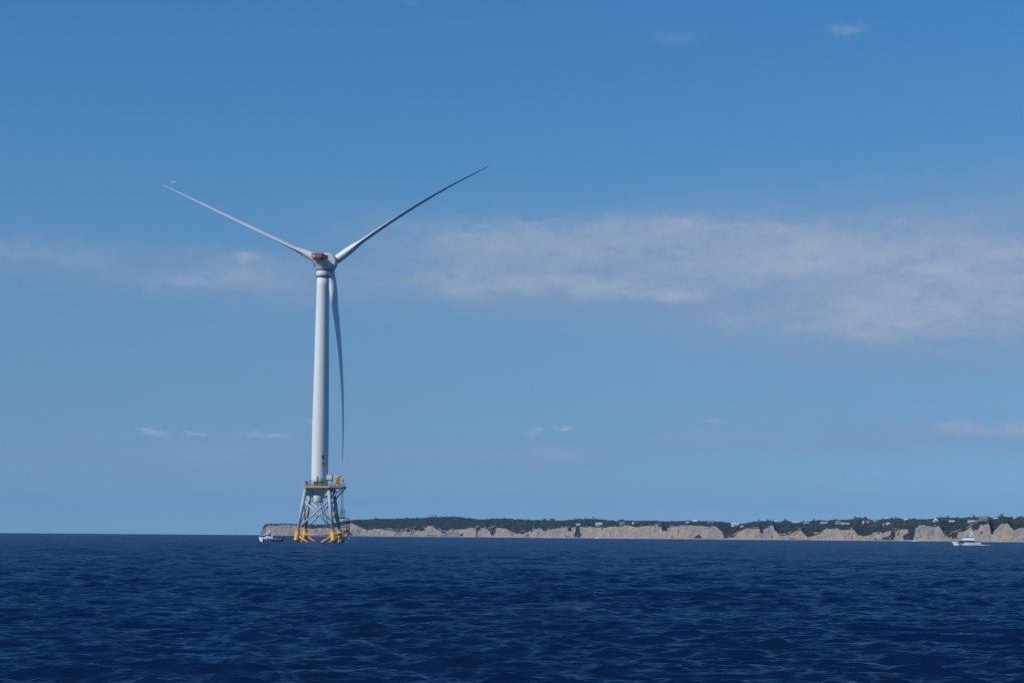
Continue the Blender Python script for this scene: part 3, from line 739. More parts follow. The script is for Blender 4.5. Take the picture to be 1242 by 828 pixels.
# nacelle frame: local x = e1 (right), y = axis (to the hub), z = up, origin on the tower axis
NM = Matrix((e1, av, zz)).transposed().to_4x4()
def rrect(w, h, cx, cz, y, n=28, e=3.2):
    out = []
    for i in range(n):
        t = 2 * math.pi * i / n; c, s = math.cos(t), math.sin(t)
        out.append(NM @ Vector((cx + w / 2 * math.copysign(abs(c) ** (2 / e), c), y, cz + h / 2 * math.copysign(abs(s) ** (2 / e), s))))
    return out
col = MB(); col.lathe([(2.35, 93.4), (2.42, 93.9), (2.42, 95.6), (2.34, 95.6)], 48)
nc = MB()
# flared body from the yaw collar up into the machine house
def nring(z, w, y0, y1, n=32, e=2.8):
    out = []; cy = (y0 + y1) / 2; hy = (y1 - y0) / 2
    for i in range(n):
        t = 2 * math.pi * i / n; c, s = math.cos(t), math.sin(t)
        out.append(NM @ Vector((w / 2 * math.copysign(abs(c) ** (2 / e), c), cy + hy * math.copysign(abs(s) ** (2 / e), s), z)))
    return out
nc.loft([nring(95.75, 4.7, -2.3, 2.4, e=2.1), nring(96.5, 4.9, -2.4, 2.9, e=2.4), nring(97.4, 5.2, -2.8, 3.4), nring(98.2, 5.3, -3.7, 3.4), nring(98.8, 5.2, -4.6, 3.4), nring(99.15, 4.8, -4.5, 3.3), nring(99.3, 4.1, -4.2, 3.0)])
nac = nc.build('nacelle', nac_m, T)
col.build('yaw_collar', nac_m, T)
for z, r in ((93.4, 2.5), (95.65, 2.52)): MB().lathe([(r, z - .13), (r, z + .09)], 48).build('seal_ring', sealm, T)
# red rescue platform on the back of the nacelle
hp = MB(); pw, pl = 3.1, 6.4; y0, y1 = -7.0, -.4
hp.box((0, (y0 + y1) / 2, 99.45), (pw + .5, y1 - y0, .18), M=NM)
for x in (-pw / 2 - .25, pw / 2 + .25): hp.box((x, (y0 + y1) / 2, 100.05), (.08, y1 - y0, 1.5), M=NM)
for y in (y0, y1): hp.box((0, y, 100.05), (pw + .42, .08, 1.5), M=NM)
hpo = hp.build('rescue_platform', red_m, nac)
rl = MB()
for x in (-pw / 2 - .3, pw / 2 + .3):
    for i in range(6): y = y0 + (y1 - y0) * i / 5; rl.tube(NM @ Vector((x, y, 99.4)), NM @ Vector((x, y, 100.95)), .045, n=5)
    rl.tube(NM @ Vector((x, y0, 100.95)), NM @ Vector((x, y1, 100.95)), .045, n=5)
for y in (y0, y1): rl.tube(NM @ Vector((-pw / 2 - .3, y, 100.95)), NM @ Vector((pw / 2 + .3, y, 100.95)), .045, n=5)
rl.build('railing', red_m, hpo)
hat = MB(); hat.box((-1.0, y0 - .08, 99.95), (.9, .1, .9), M=NM); hat.build('marking_panel', mat('pale_pink_panel', (.62, .34, .32), .5), hpo)
dk = MB(); dk.box((0, -4.4, 98.95), (2.7, 4.8, .7), M=NM); dk.build('platform_support', darkm, nac)
vn = MB(); vn.tube(NM @ Vector((1.6, 1.3, 99.2)), NM @ Vector((1.6, 1.3, 101.5)), .05, n=6); vn.box((1.6, 1.3, 101.2), (.9, .06, .06), M=NM); vn.build('wind_vane', darkm, nac)
vent = MB()
for i in range(5): vent.box((-2.70, -1.6, 97.0 + .26 * i), (.06, 1.8, .14), M=NM)
vent.build('vent_louvre', darkm, nac)
# generator ring, hub and nose
AM = Matrix((e1, -z2, ax)).transposed().to_4x4(); AM.translation = av * 0 + Vector((0, 0, HUBZ)) + ax * 0
MB().lathe([(3.0, 3.35), (3.55, 3.6), (3.62, 4.9), (3.3, 5.1)], 48, AM).build('generator', nac_m, T)
hubo = MB().lathe([(2.3, 5.05), (2.45, 5.5), (2.5, 6.5), (2.4, 7.6), (1.9, 8.6), (1.0, 9.2), (.25, 9.4)], 40, AM).build('hub', nac_m, T)
hubc = Vector((0, 0, HUBZ)) + av * OV
def make_blade(th_root, th_tip, Rb, pitch):
    """airfoil sections lofted along a slightly drooping line; th clockwise from straight up as seen from the camera"""
    b = MB(); rings = []; N = 56
    tr_, tt = R(th_root), R(th_tip)
    for i in range(N + 1):
        q = i / N; q = q ** 1.15
        r = 1.9 + (Rb - 1.9) * q
        s = r / Rb
        th = tr_ + (tt - tr_) * s ** 1.3
        rad = z2 * math.cos(th) + e1 * math.sin(th)
        tan = e1 * math.cos(th) - z2 * math.sin(th)
        cone = 4.2 * s - 4.2 * s ** 2.2
        c = hubc + rad * r + ax * cone
        root = max(0, min(1, (r - 4.5) / 11)); root = root * root * (3 - 2 * root)
        chord_a = 3.9 * (1 - max(0, (s - .22)) / .78) ** .82 + .5 if s > .22 else 4.4
        if s > .965: chord_a *= max(.2, 1 - ((s - .965) / .035) ** 2 * .8)
        chord = 3.0 * (1 - root) + chord_a * root
        thick = 1.0 * (1 - root) + (.34 - .18 * min(1, max(0, s - .2) / .5)) * root
        tw_ = R(pitch) + R(17) * (1 - s) ** 2.2
        cd = ax * math.sin(tw_) + tan * math.cos(tw_)       # chord direction, towards the leading edge
        nd = ax * math.cos(tw_) - tan * math.sin(tw_)
        ring = []
        n = 28
        for j in range(n):
            t = 2 * math.pi * j / n; x = (1 + math.cos(t)) / 2     # 1 = leading edge
            xx = 1 - x
            yt = 5 * thick * (.2969 * math.sqrt(xx) - .1260 * xx - .3516 * xx ** 2 + .2843 * xx ** 3 - .1015 * xx ** 4) * chord
            sg = 1 if math.sin(t) >= 0 else -1
            af = cd * ((x - .68) * chord) + nd * (sg * yt * (1.15 if sg > 0 else .85))
            ci = cd * (math.cos(t) * 1.5) + nd * (math.sin(t) * 1.5)
            ring.append(c + ci * (1 - root) + af * root)
        rings.append(ring)
    b.loft(rings); return b
PITCHB = (86, 86, 78)
for k, (a0, a1, Rb) in enumerate(((172.6, 176.9, 71), (55.8, 61.1, 68.6), (-64.2, -64.2, 71))):
    bl = make_blade(a0, a1, Rb, PITCHB[k]).build('blade', blade_m, T)
    th = R(a0); rad = z2 * math.cos(th) + e1 * math.sin(th)
    MB().tube(hubc + rad * 1.2, hubc + rad * 2.1, 1.62, n=32).build('blade_bearing', steelm, bl)

# ---- lattice foundation: local x right, y away, turned 6.6 degrees
JR = -R(6.6); JM = Matrix.Rotation(JR, 4, 'Z')
def J(x, y, z): return JM @ Vector((x, y, z))
def leg_xy(z): return (13.3 + (8.3 - 13.3) * z / 18.2) / 2
corners = ((-1, -1), (1, -1), (1, 1), (-1, 1))
for sx, sy in corners:
    a, b, c = -4, 4.0, 18.6
    lg = MB().tube(J(sx * leg_xy(b), sy * leg_xy(b), b), J(sx * leg_xy(c), sy * leg_xy(c), c), .56, .62, 20).build('leg', jacket_m, T)
    MB().tube(J(sx * leg_xy(a), sy * leg_xy(a), a), J(sx * leg_xy(b), sy * leg_xy(b), b), .86, .80, 20).build('pile_sleeve', yellow_m, lg)
    MB().lathe([(.92, -.02), (.92, .35)], 20, Matrix.Translation(J(sx * leg_xy(4.0), sy * leg_xy(4.0), 3.95))).build('collar', yellow_m, lg)
shadem = mat('waterline_shade', (.035, .04, .02), .9, var=.5, scale=4)
for (sx, sy), lg in zip(corners, [o for o in bpy.data.objects if o.parent == T and o.name.split('.')[0] == 'leg']):
    MB().tube(J(sx * leg_xy(-.6), sy * leg_xy(-.6), -.6), J(sx * leg_xy(.55), sy * leg_xy(.55), .55), .875, .865, 20).build('shade_band', shadem, lg)  # dark shade at the water's edge, painted as a band round each leg
def brace(p, q, r, m, n=12): return MB().tube(J(*p), J(*q), r, r, n).build('brace', m, T)
for k in range(4):
    (ax_, ay_), (bx_, by_) = corners[k], corners[(k + 1) % 4]
    lo, hi = 4.9, 14.6
    A = (ax_ * leg_xy(lo), ay_ * leg_xy(lo), lo); B = (bx_ * leg_xy(hi), by_ * leg_xy(hi), hi)
    brace(A, B, .30, jacket_m)
    A = (bx_ * leg_xy(lo), by_ * leg_xy(lo), lo); B = (ax_ * leg_xy(hi), ay_ * leg_xy(hi), hi)
    Av, Bv = Vector(A), Vector(B); mid = (Av + Bv) / 2; off = Vector(((ax_ + bx_) / 2, (ay_ + by_) / 2, 0)).normalized() * .004
    brace(A, B, .29, jacket_m)
    z = 2.55
    A = (ax_ * leg_xy(z), ay_ * leg_xy(z), z); B = (bx_ * leg_xy(z), by_ * leg_xy(z), z)
    brace(A, B, .20, yellow_m)
    z0, z1 = 2.4, -6.5                              # lower cross bracing that dives under water
    for (p, q) in (((ax_, ay_), (bx_, by_)), ((bx_, by_), (ax_, ay_))):
        A = Vector((p[0] * leg_xy(z0), p[1] * leg_xy(z0), z0)); B = Vector((q[0] * leg_xy(z1), q[1] * leg_xy(z1), z1))
        brace(A, A + (B - A) * .45, .33, yellow_m)
# transition piece under the deck
tp = MB(); tp.lathe([(1.9, 15.9), (2.3, 16.6), (3.7, 18.3), (3.75, 18.68)], 40)
for sx, sy in corners:
    x = leg_xy(17.4)
    for (p, q) in (((sx * .8, sy * .8), (sx * x, sy * x)),):
        a1_, b1_ = J(p[0], p[1], 0), J(q[0], q[1], 0); d = (b1_ - a1_).normalized(); s = Vector((-d.y, d.x, 0)) * .45
        vs = [a1_ + s + zz * 15.2, a1_ - s + zz * 15.2, b1_ - s + zz * 16.4, b1_ + s + zz * 16.4, a1_ + s + zz * 18.6, a1_ - s + zz * 18.6, b1_ - s + zz * 18.6, b1_ + s + zz * 18.6]
        tp.add(vs, [(3, 2, 1, 0), (4, 5, 6, 7), (0, 1, 5, 4), (1, 2, 6, 5), (2, 3, 7, 6), (3, 0, 4, 7)])
tpo = tp.build('transition_piece', jacket_m, T)
MB().lathe([(1.75, 13.7), (1.85, 13.9), (1.85, 16.0), (1.7, 16.2)], 32, Matrix.Translation(J(-.2, -1.6, 0))).build('cable_drum', greenm, tpo)
for dx in (-.7, .5, 1.0):
    MB().tube(J(dx, -.2, 14.2), J(dx * 4.5 + 1, 3.0, -3), .13, n=8).build('cable_tube', jacket_m, T)
# deck, longer on the right where the crane stands
pts = [(-4.8, -4.2), (-4.0, -5.2), (4.4, -5.4), (9.0, -3.4), (9.0, 2.6), (4.6, 5.4), (-4.0, 5.4), (-4.8, 4.2)]
d = MB(); n = len(pts)
d.loft([[J(x, y, 18.7) for x, y in pts], [J(x, y, BASE_Z) for x, y in pts]], smooth=False)
deck = d.build('deck', deckm, T)
ed = MB()
for (x0, y0_), (x1, y1_) in zip(pts, pts[1:] + pts[:1]):
    A, B = J(x0, y0_, 0), J(x1, y1_, 0); mdl = (A + B) / 2; L = (B - A).length
    ed.box((mdl.x * 1.008, mdl.y * 1.008, BASE_Z + .08), (L, .08, .5), math.atan2(B.y - A.y, B.x - A.x))
ed.build('toe_board', mat('tan_toe_board', (.50, .42, .28), .6), deck)
rail = MB()
for (x0, y0_), (x1, y1_) in zip(pts, pts[1:] + pts[:1]):
    A, B = J(x0, y0_, BASE_Z), J(x1, y1_, BASE_Z); L = (B - A).length; k = max(2, int(L / 1.3))
    for i in range(k): p = A + (B - A) * i / k; rail.tube(p, p + zz * 1.15, .045, n=5)
    for h_ in (.6, 1.15): rail.tube(A + zz * h_, B + zz * h_, .04, n=5)
rail.build('railing', yellow_m, deck)
for (p, q) in (((4.9, -4.1, 15.0), (8.6, -3.0, 18.7)), ((4.9, 4.1, 15.0), (8.6, 2.2, 18.7)), ((5.0, -4.2, 14.9), (5.9, -4.0, 18.7)), ((7.0, -3.4, 17.0), (6.0, -3.6, 18.7))):
    brace(p, q, .24, jacket_m)
# things on the deck, bolted to it
def cab(x, y, z, s, m, name='equipment_cabinet', cap=None):
    b = MB(); p = J(x, y, z + s[2] / 2); b.box(p, s, JR); o = b.build(name, m, T)
    if cap: MB().box(J(x, y, z + s[2] + .12), (s[0] + .35, s[1] + .35, .24), JR).build('cabinet_roof', cap, o)
    MB().box(J(x - s[0] * .2, y - s[1] / 2 - .02, z + s[2] * .45), (s[0] * .35, .05, s[2] * .7), JR).build('cabinet_door', darkm if m is olivem else steelm, o)
    return o
cab(.4, -4.2, BASE_Z, (3.1, 1.2, 1.55), olivem, cap=darkm)
cab(-3.9, -3.4, BASE_Z, (1.1, 1.0, 2.0), bluem)
cab(-3.3, 2.8, BASE_Z, (1.2, 1.2, 2.7), bluem)
cab(-2.6, -4.5, BASE_Z, (.9, .5, 1.0), mat('rust_red_valve', (.22, .07, .05), .7), 'valve_box')
cab(6.0, 1.5, BASE_Z, (1.1, 1.0, 1.6), bluem)
# service landing at the tower door
sl = MB(); c = J(3.6, -.8, 0)
sl.box((c.x, c.y, 21.6), (2.3, 2.6, .22), JR); slo = sl.build('door_landing', darkm, T)
wb = MB(); wb.box((c.x + .1, c.y, 22.6), (1.9, 1.9, 1.7), JR); wb.build('switch_housing', nac_m, slo)
ps = MB()
for dx, dy in ((.8, -1), (.8, 1), (-.6, -1.1)): q = J(3.6 + dx, -.8 + dy, 0); ps.tube((q.x, q.y, BASE_Z), (q.x, q.y, 21.5), .08, n=6)
ps.build('support_post', steelm, slo)
an = MB(); an.tube((c.x + .9, c.y, 23.4), (c.x + .9, c.y, 24.4), .06, n=6); an.build('lamp_post', darkm, slo)
MB().tube(J(-.3, -3.1, 20.8), J(-.3, -3.1, 22.9), .12, n=8).build('hatch_post', steelm, T)
# crane
cr = MB(); cp = J(6.9, -2.2, 0)
cr.lathe([(.75, BASE_Z), (.75, BASE_Z + .2), (.62, BASE_Z + .2), (.6, BASE_Z + 1.5)], 20, Matrix.Translation((cp.x, cp.y, 0)))
cro = cr.build('crane_pedestal', orangem, T)
hs_ = MB(); hs_.box((cp.x, cp.y, BASE_Z + 2.35), (1.35, 1.25, 1.7), .3); hs_.lathe([(.7, BASE_Z + 1.5), (.7, BASE_Z + 1.6)], 20, Matrix.Translation((cp.x, cp.y, 0)))
hs_.build('slewing_house', yellow_m, cro)
bm_ = MB(); p0 = Vector((cp.x - 1.3, cp.y - .1, BASE_Z + 3.5)); p1 = Vector((cp.x + 1.3, cp.y + .1, BASE_Z + 3.75)); p2 = Vector((cp.x + 1.95, cp.y + .1, BASE_Z + 2.0))
bm_.tube(p0, p1, .24, .3, 8).tube(p1, p2, .3, .2, 8).tube((cp.x, cp.y, BASE_Z + 3.1), (cp.x, cp.y, BASE_Z + 3.7), .35, n=8)
bm_.build('crane_boom', yellow_m, cro)
MB().tube(p2, p2 - zz * .6, .07, n=6).build('crane_hook', darkm, cro)
# ladder from the deck, resting cage and boat landing on the right
ld = MB()
for x in (7.2, 7.85): ld.tube(J(x, 3.2, 9.5), J(x, 3.2, 18.7), .06, n=6)
for i in range(30): z = 9.6 + i * .3; ld.tube(J(7.2, 3.2, z), J(7.85, 3.2, z), .03, n=4)
ld.build('ladder', steelm, T)
cg = MB()
for x in (7.0, 7.7, 8.4):
    for y in (2.3, 3.9): cg.tube(J(x, y, 8.6), J(x, y, 11.5), .06, n=6)
for z in (8.65, 9.6, 10.5, 11.45):
    cg.path([J(7.0, 2.3, z), J(8.4, 2.3, z), J(8.4, 3.9, z), J(7.0, 3.9, z), J(7.0, 2.3, z)], .05, 5)
c = J(7.7, 3.1, 8.6); cg.box(c, (1.5, 1.7, .14), JR)
cg.build('resting_platform', darkm, T)
bl = MB()
for x in (8.4, 9.35): bl.tube(J(x, 2.6, -4), J(x, 2.6, 8.5), .15, n=8)
bl.tube(J(10.25, 2.6, -4), J(10.25, 2.6, 8.5), .15, n=8)
for z in (3.1, 5.3, 7.0, 8.5): bl.tube(J(8.4, 2.6, z), J(10.25, 2.6, z), .1, n=6)
for i in range(26): z = .4 + i * .3; bl.tube(J(9.35, 2.6, z), J(10.25, 2.6, z), .035, n=4)
for z in (8.4, 5.2): bl.tube(J(leg_xy(z), leg_xy(z) * .9, z), J(8.4, 2.6, z), .14, n=6)
blo = bl.build('boat_landing', darkm, T)
fb = MB(); fb.tube(J(leg_xy(3.1), leg_xy(3), 3.1), J(10.25, 2.5, 3.1), .2, n=8)
for x in (9.35, 10.25): fb.tube(J(x, 2.4, -3), J(x, 2.4, 3.0), .19, n=8)
fb.build('fender', mat('worn_yellow', (.5, .42, .22), .6), blo)

# ------------------------------------------------------------------ boats
hullw = mat('white_gelcoat', (.86, .87, .87), .25, var=.05)
hullg = mat('slate_hull', (.14, .19, .22), .35)
alum = mat('brushed_aluminium', (.55, .56, .58), .35, metal=.6)
def hull(L, Bm, H, bowH, draft=.5, n=22, rake=.9):
    """hull along +x, bow at +L/2; returns rings (stations) of half-section points"""
    rings = []
    for i in range(n + 1):
        q = i / n; x = -L / 2 + L * q
        w = Bm / 2 * (1 - max(0, (q - .45) / .55) ** 2.3) * (.92 + .08 * min(1, q * 4)); w = max(w, .03)
        sheer = H + (bowH - H) * max(0, (q - .2) / .8) ** 1.8
        xx = x + rake * max(0, (q - .6) / .4) ** 2
        flare = .72 - .4 * max(0, (q - .5) / .5)
        kx = x
        pts = [(xx, w, sheer), (x + (xx - x) * .5, w * (flare + .16), sheer * .45), (kx, w * flare, -.05), (kx, w * .1, -draft * (1 - .6 * q ** 3)),
               (kx, -w * .1, -draft * (1 - .6 * q ** 3)), (kx, -w * flare, -.05), (x + (xx - x) * .5, -w * (flare + .16), sheer * .45), (xx, -w, sheer), (xx, -w * .86, sheer), (xx, -w * .84, sheer - .18), (xx, w * .84, sheer - .18), (xx, w * .86, sheer)]
        rings.append([Vector(p) for p in pts])
    return rings
def taper_box(b, x0, x1, w, z0, z1, fr=.4, bk=.1, side=.08):
    vs = [(x0, -w / 2, z0), (x1, -w / 2, z0), (x1, w / 2, z0), (x0, w / 2, z0), (x0 + bk, -w / 2 + side, z1), (x1 - fr, -w / 2 + side, z1), (x1 - fr, w / 2 - side, z1), (x0 + bk, w / 2 - side, z1)]
    return b.add(vs, [(3, 2, 1, 0), (4, 5, 6, 7), (0, 1, 5, 4), (1, 2, 6, 5), (2, 3, 7, 6), (3, 0, 4, 7)])

# people: one skinned body each, hair and clothing as children
skin = mat('skin', (.45, .27, .2), .6)
def make_person(parent_loc, rz, label, top_m, leg_m, lean=0.0, arms='rod'):
    root = empty('person', parent_loc, rz)
    V = [(0, 0, .95), (0, .0, 1.2), (lean * .3, 0, 1.42), (lean * .35, 0, 1.52), (lean * .45, 0, 1.68),
         (0, .1, .90), (.03, .11, .50), (0, .12, .06), (.14, .13, .03),
         (0, -.1, .90), (-.02, -.11, .50), (-.05, -.12, .06), (.1, -.13, .03),
         (lean * .3, .19, 1.40), (.12 + lean * .3, .24, 1.15), (.36 + lean * .3, .12, 1.16), (.44 + lean * .3, .08, 1.18),
         (lean * .3, -.19, 1.40), (.10 + lean * .3, -.24, 1.14), (.34 + lean * .3, -.12, 1.10), (.42 + lean * .3, -.08, 1.11)]
    E = [(0, 1), (1, 2), (2, 3), (3, 4), (0, 5), (5, 6), (6, 7), (7, 8), (0, 9), (9, 10), (10, 11), (11, 12), (2, 13), (13, 14), (14, 15), (15, 16), (2, 17), (17, 18), (18, 19), (19, 20)]
    rad = [.15, .14, .14, .06, .105, .09, .06, .045, .045, .09, .06, .045, .045, .07, .05, .038, .04, .07, .05, .038, .04]
    me = bpy.data.meshes.new('body'); me.from_pydata(V, E, []); o = bpy.data.objects.new('body', me); COL.objects.link(o)
    md = o.modifiers.new('skin', 'SKIN'); o.modifiers.new('sub', 'SUBSURF').levels = 1
    for i, r_ in enumerate(rad): me.skin_vertices[0].data[i].radius = (r_, r_)
    me.skin_vertices[0].data[0].use_root = True
    dg = bpy.context.evaluated_depsgraph_get(); em = bpy.data.meshes.new_from_object(o.evaluated_get(dg))
    bpy.data.objects.remove(o)
    em.materials.append(skin)
    b = bpy.data.objects.new('body', em); COL.objects.link(b); b.parent = root
    jk = MB(); jk.lathe([(.175, .84), (.19, 1.0), (.195, 1.25), (.205, 1.40), (.12, 1.50), (.07, 1.52)], 16, Matrix.Translation((lean * .15, 0, 0)) @ Matrix.Diagonal((.85, 1.12, 1, 1)))
    for s, c_ in ((1, 13), (-1, 17)): jk.tube(V[c_], V[c_ + 1], .085, .065, 8).tube(V[c_ + 1], V[c_ + 2], .065, .05, 8)
    jk.build('jacket', top_m, root)
    tr = MB()
    for k in (5, 9): tr.tube(V[k], V[k + 1], .115, .085, 8).tube(V[k + 1], (V[k + 2][0], V[k + 2][1], .1), .085, .06, 8)
    tr.lathe([(.15, .8), (.17, .92)], 14).build('trousers', leg_m, root)
    MB().lathe([(.10, 1.70), (.112, 1.76), (.09, 1.82), (.03, 1.84)], 12, Matrix.Translation((lean * .45, 0, 0))).build('cap', leg_m, root)
    tag(root, label, 'person', 'people fishing from the small boat')
    return root

# small fishing boat left of the turbine
p = at(328.6, 656.2, 735); D1 = 735; k1 = D1 / FPX
B1 = empty('fishing_boat', (p.x, p.y, .0), rot=(R(1), 0, R(180 + 14)))
tag(B1, 'small fishing boat with white wheelhouse beside the yellow turbine legs', 'fishing boat')
B1.scale = (.95, .95, 1)
hm = MB(); hm.loft(hull(7.8, 2.7, .85, 1.55, rake=.6), smooth=False); ho = hm.build('hull', hullg, B1)
bw = MB()
for sg in (-1, 1):
    bw.add([(3.2, sg * .72, 1.32), (4.52, sg * .03, 1.62), (3.95, sg * .03, -.05), (3.2, sg * .44, -.05), (3.2, sg * .78, 1.38), (4.6, sg * .05, 1.66), (4.05, sg * .05, -.05), (3.2, sg * .55, -.05)], [(0, 1, 2, 3), (4, 7, 6, 5), (0, 4, 5, 1), (1, 5, 6, 2), (3, 2, 6, 7)])
bw.build('sunlit_bow', hullw, ho)  # white stem; the sun on the bow is put into its colour
gr = MB()
for sg in (-1, 1):
    prv = None
    for ring in hull(7.8, 2.7, .85, 1.55, rake=.6):
        q = ring[0 if sg > 0 else 7] + Vector((0, sg * .02, .03))
        if prv is not None: gr.tube(prv, q, .06, n=6)
        prv = q
gr.build('gunwale', hullw, ho)
wh = MB(); taper_box(wh, -.5, 2.0, 2.0, .7, 3.1, .45, .05, .1); taper_box(wh, 1.6, 3.1, 1.8, .9, 1.55, .5, .0, .2); who = wh.build('wheelhouse', hullw, B1)
wd_ = MB()
for sg in (-1, 1):
    for x0, x1 in ((.15, .75), (.95, 1.45)): wd_.box(((x0 + x1) / 2, sg * .975, 2.25), (x1 - x0, .06, .6))
wd_.box((1.78, 0, 2.3), (.05, 1.5, .6)); wd_.build('window', glassm, who)
MB().box((.2, 0, 3.16), (2.6, 2.2, .12)).build('roof', hullw, who)
tf = MB()
for x in (-.7, 1.1):
    for y in (-.85, .85): tf.tube((x, y, 3.2), (x + .1, y * .9, 5.2), .05, n=6)
tf.box((.3, 0, 5.25), (2.1, 1.8, .1)); tf.tube((-.7, .85, 4.2), (1.1, .85, 4.2), .04, n=5).tube((-.7, -.85, 4.2), (1.1, -.85, 4.2), .04, n=5)
tf.build('upper_station', alum, B1)
MB().box((.7, 0, 3.75), (.5, .9, .9)).build('helm_console', hullw, B1)
at_ = MB()
for x, y, z1 in ((-.5, .7, 6.6), (.9, -.7, 6.3), (.3, 0, 5.9)): at_.tube((x, y, 3.2), (x - .1, y, z1), .03, n=5)
at_.build('antenna', hullw, B1)
for y in (-.55, .05, .62):
    ob = MB(); ob.lathe([(.16, .15), (.26, .5), (.28, .85), (.24, 1.15), (.12, 1.28)], 12, Matrix.Translation((-4.15, y, 0)) @ Matrix.Diagonal((1.3, .8, 1, 1)))
    ob.tube((-4.2, y, -.4), (-4.15, y, .2), .1, n=6); ob.build('outboard_engine', blackm, B1)
rod_m = mat('rod_graphite', (.03, .03, .03), .4)
navy = mat('navy_jacket', (.02, .03, .06), .8); dkred = mat('maroon_jacket', (.13, .03, .04), .8); grp = mat('charcoal_trousers', (.03, .03, .035), .9)
Mb = Matrix.Rotation(R(194), 4, 'Z')
for (lx, ly, rz, jm, lab) in ((-1.7, .55, R(194 + 70), navy, 'person in a navy jacket standing in the boat cockpit by the wheelhouse'), (-2.9, .5, R(194 + 110), dkred, 'person in a maroon jacket standing near the stern outboards')):
    q = Mb @ Vector((lx, ly, 0)); make_person((p.x + q.x, p.y + q.y, .35), rz, lab, jm, grp, .1)

# motor yacht on the right
D2 = 950; p = at(1173.5, 661.0, D2)
B2 = empty('motor_yacht', (p.x, p.y, 0), rz=R(180 - 6))
tag(B2, 'white motor yacht with black window band cruising below the right hand cliffs', 'yacht')
hm = MB(); hm.loft(hull(11.6, 3.7, 1.2, 1.5, .7, rake=1.1), smooth=False); ho = hm.build('hull', hullw, B2)
MB().box((-.6, 0, .06), (9.6, 2.55, .14)).build('boot_stripe', mat('navy_antifouling', (.02, .03, .07), .5), ho)
dh = MB(); taper_box(dh, -3.0, 4.7, 3.25, 1.1, 2.1, 1.7, 0, .1); dho = dh.build('deckhouse', glassm, B2)
sp_ = MB(); taper_box(sp_, -3.0, 3.1, 3.1, 2.055, 3.05, 2.0, .1, .15); spo = sp_.build('saloon', hullw, B2)
fbk = MB(); taper_box(fbk, -2.9, 1.0, 2.6, 2.95, 3.35, .5, 0, .05); fbk.build('flybridge_screen', glassm, spo)
MB().box((-2.1, 0, 3.5), (3.0, 2.7, .14)).build('flybridge_deck', hullw, spo)
am = MB()
for y in (-1.1, 1.1):
    am.tube((-2.7, y, 3.4), (-1.9, y * .7, 5.2), .12, n=8).tube((-1.2, y, 3.4), (-1.7, y * .7, 5.2), .09, n=8)
am.box((-1.9, 0, 5.25), (1.5, 1.9, .14)); am.tube((-1.9, 0, 5.3), (-2.3, 0, 6.6), .07, n=6)
am.build('radar_arch', hullw, B2)
MB().lathe([(.3, 5.32), (.32, 5.5), (.2, 5.62), (.05, 5.66)], 14, Matrix.Translation((-1.5, .3, 0))).build('radar_dome', hullw, B2)
og = MB()
for y in (-1.4, 1.4): og.tube((-1.4, y, 3.0), (-3.6, y * 1.6, 6.4), .035, n=5)
og.build('outrigger', alum, B2)
rl = MB()
for y in (-1, 1):
    pr = None
    for i in range(7):
        x = 1.5 + i * .72; yy = y * 1.7 * (1 - max(0, (x / 11.6 + .5 - .45) / .55) ** 2.3); q = Vector((x + .1 * i, yy, 2.1 + .02 * i))
        rl.tube(q, q - zz * .6, .025, n=4)
        if pr: rl.tube(pr, q, .025, n=4)
        pr = q
rl.build('bow_rail', alum, B2)
MB().box((-6.2, 0, .35), (.9, 3.0, .12)).build('swim_platform', hullw, B2)
sw = MB(); taper_box(sw, -5.6, -3.0, 3.0, 1.0, 1.25, 0, 0, 0); sw.build('cockpit_coaming', hullw, B2)
B2.scale = (1, 1, 1.12)
# its wake: foam lying on the water
foam_m = mat('sea_foam', (.62, .68, .72), .9, var=.3, scale=3)
Vf = []; Ff = []; n = 0
Mw = Matrix.Translation((p.x, p.y, 0)) @ Matrix.Rotation(R(174), 4, 'Z')
for i in range(520):
    x = -6.0 - abs(random.gauss(0, 1.2)); y = random.gauss(0, .8 + .1 * (-x - 6)); s = random.uniform(.08, .3) * (1 if x > -8 else .6)
    if i % 4 == 0: x = random.uniform(-6, 5.2); y = random.choice((-1, 1)) * (1.35 + random.uniform(0, .4)) * (1 if x < 2 else .55); s *= .45
    q = Mw @ Vector((x, y, .08 + random.uniform(0, .22)))
    v = IV * rng.uniform(.7, 1.2, (12, 1)) * np.array([s * 1.6, s * 1.3, s * .5]); Vf.append(v + np.array(q)); Ff.append(IF + n); n += 12
o = np_mesh('wake_foam', np.concatenate(Vf), np.concatenate(Ff), foam_m, True)
tag(o, 'white foam of the wake behind the motor yacht stern', 'wake', kind='stuff')

# two small boats close under the cliffs
def speedboat(px, py, dist, L, label, rz, cab=True):
    q = at(px, py, dist); b = empty('small_motorboat', (q.x, q.y, 0), rz)
    MB().loft(hull(L, L * .34, L * .12, L * .17, .4, 12, L * .07), smooth=False).build('hull', hullw, b)
    w = MB(); taper_box(w, -L * .15, L * .2, L * .24, L * .1, L * .28, L * .12, 0, .05); w.build('cabin', hullw, b)
    w = MB(); w.box((L * .02, 0, L * .2), (L * .2, L * .25, L * .06)); w.build('window', glassm, b)
    MB().tube((0, 0, L * .28), (0, 0, L * .62), .06, n=5).build('mast', hullw, b)
    tag(b, label, 'motorboat', 'small motorboats close under the cliffs')
speedboat(725, 652, 3700, 7.0, 'tiny white boat at the foot of the cliff below the long white house', R(150))
speedboat(1111, 656.6, 2850, 8.0, 'tiny white boat at the foot of the cliff left of the motor yacht', R(175))

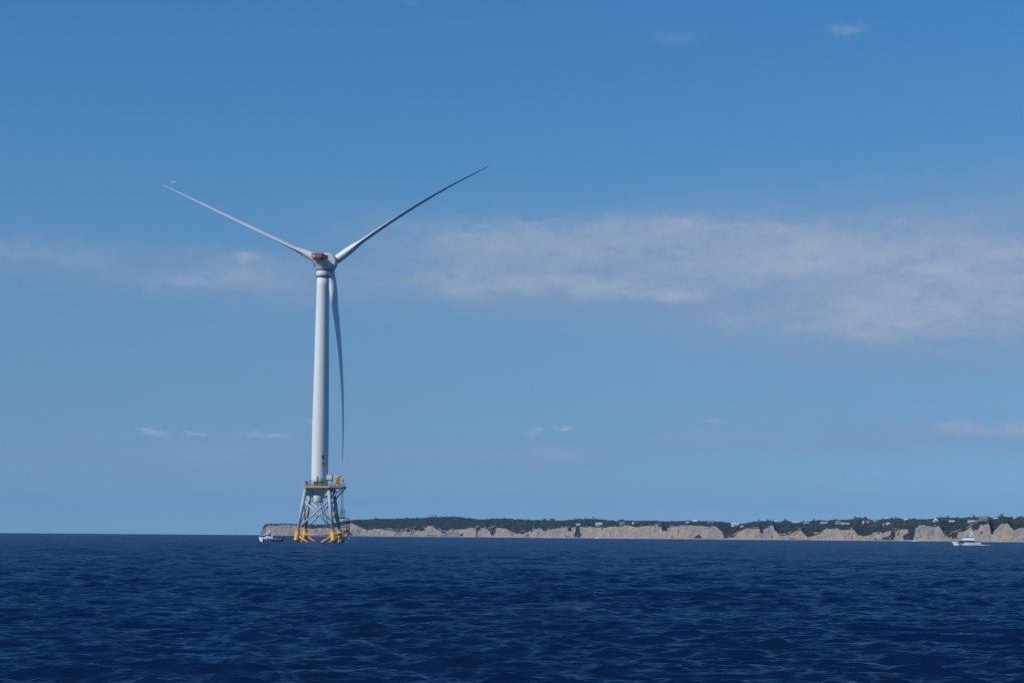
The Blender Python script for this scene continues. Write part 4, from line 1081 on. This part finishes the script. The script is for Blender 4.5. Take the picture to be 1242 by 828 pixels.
# gull above the left blade tip
gp = at(210, 221, 420)
c_, s_ = math.cos(R(32)), math.sin(R(32))
gx, gz = Vector((.15, -c_, -s_)).normalized(), Vector((0, -s_, c_)); gy = gz.cross(gx).normalized(); gz = gx.cross(gy)
g = empty('seagull', gp, rot=Matrix((gx, gy, gz)).transposed().to_euler())
tag(g, 'white gull gliding just above the tip of the left blade', 'bird')
gullw = mat('white_feathers', (.75, .76, .78), .8); gullg = mat('grey_feathers', (.35, .37, .4), .8)
b = MB(); rings = []
for x, r in ((-.32, .005), (-.26, .035), (-.12, .062), (.02, .068), (.12, .055), (.19, .038), (.24, .042), (.28, .032), (.31, .012)):
    rings.append([Vector((x, r * math.cos(t * math.pi / 6), r * .9 * math.sin(t * math.pi / 6) + (.02 if x > .2 else 0))) for t in range(12)])
b.loft(rings); bo = b.build('body', gullw, g)
MB().tube((.30, 0, .02), (.36, 0, .01), .014, .003, 6).build('beak', mat('beak_yellow', (.6, .4, .05), .5), bo)
MB().add([(-.3, -.03, 0), (-.3, .03, 0), (-.42, .07, 0), (-.42, -.07, 0), (-.3, -.03, .012), (-.3, .03, .012), (-.42, .07, .008), (-.42, -.07, .008)], [(0, 1, 2, 3), (7, 6, 5, 4), (0, 4, 5, 1), (1, 5, 6, 2), (2, 6, 7, 3), (3, 7, 4, 0)]).build('tail', gullw, bo)
for s in (-1, 1):
    w = MB(); rings = []
    for i, (y, x, z, c) in enumerate(((.04, .06, .02, .16), (.2, .10, .07, .17), (.38, .12, .10, .15), (.56, .06, .09, .11), (.70, -.04, .07, .06), (.76, -.10, .06, .015))):
        rings.append([Vector((x, s * y, z)), Vector((x - c * .3, s * y, z + .014)), Vector((x - c, s * y, z)), Vector((x - c * .3, s * y, z - .008))])
    w.loft(rings, smooth=False); w.build('wing', gullw, g)

# ------------------------------------------------------------------ sea haze
hz = MB(); hz.box((0, 0, 74), (19400, 19400, 160)); hzo = hz.build('haze', bpy.data.materials.new('haze_air'))
hzm = hzo.data.materials[0]; hzm.use_nodes = True; t = hzm.node_tree; t.nodes.clear()
pv = t.nodes.new('ShaderNodeVolumePrincipled'); mo = t.nodes.new('ShaderNodeOutputMaterial')
pv.inputs['Color'].default_value = (.22, .48, 1, 1); pv.inputs['Density'].default_value = 0.00004; pv.inputs['Anisotropy'].default_value = .1
t.links.new(pv.outputs[0], mo.inputs['Volume'])
tag(hzo, 'thin blue sea haze over the water and the island', 'haze', kind='stuff')
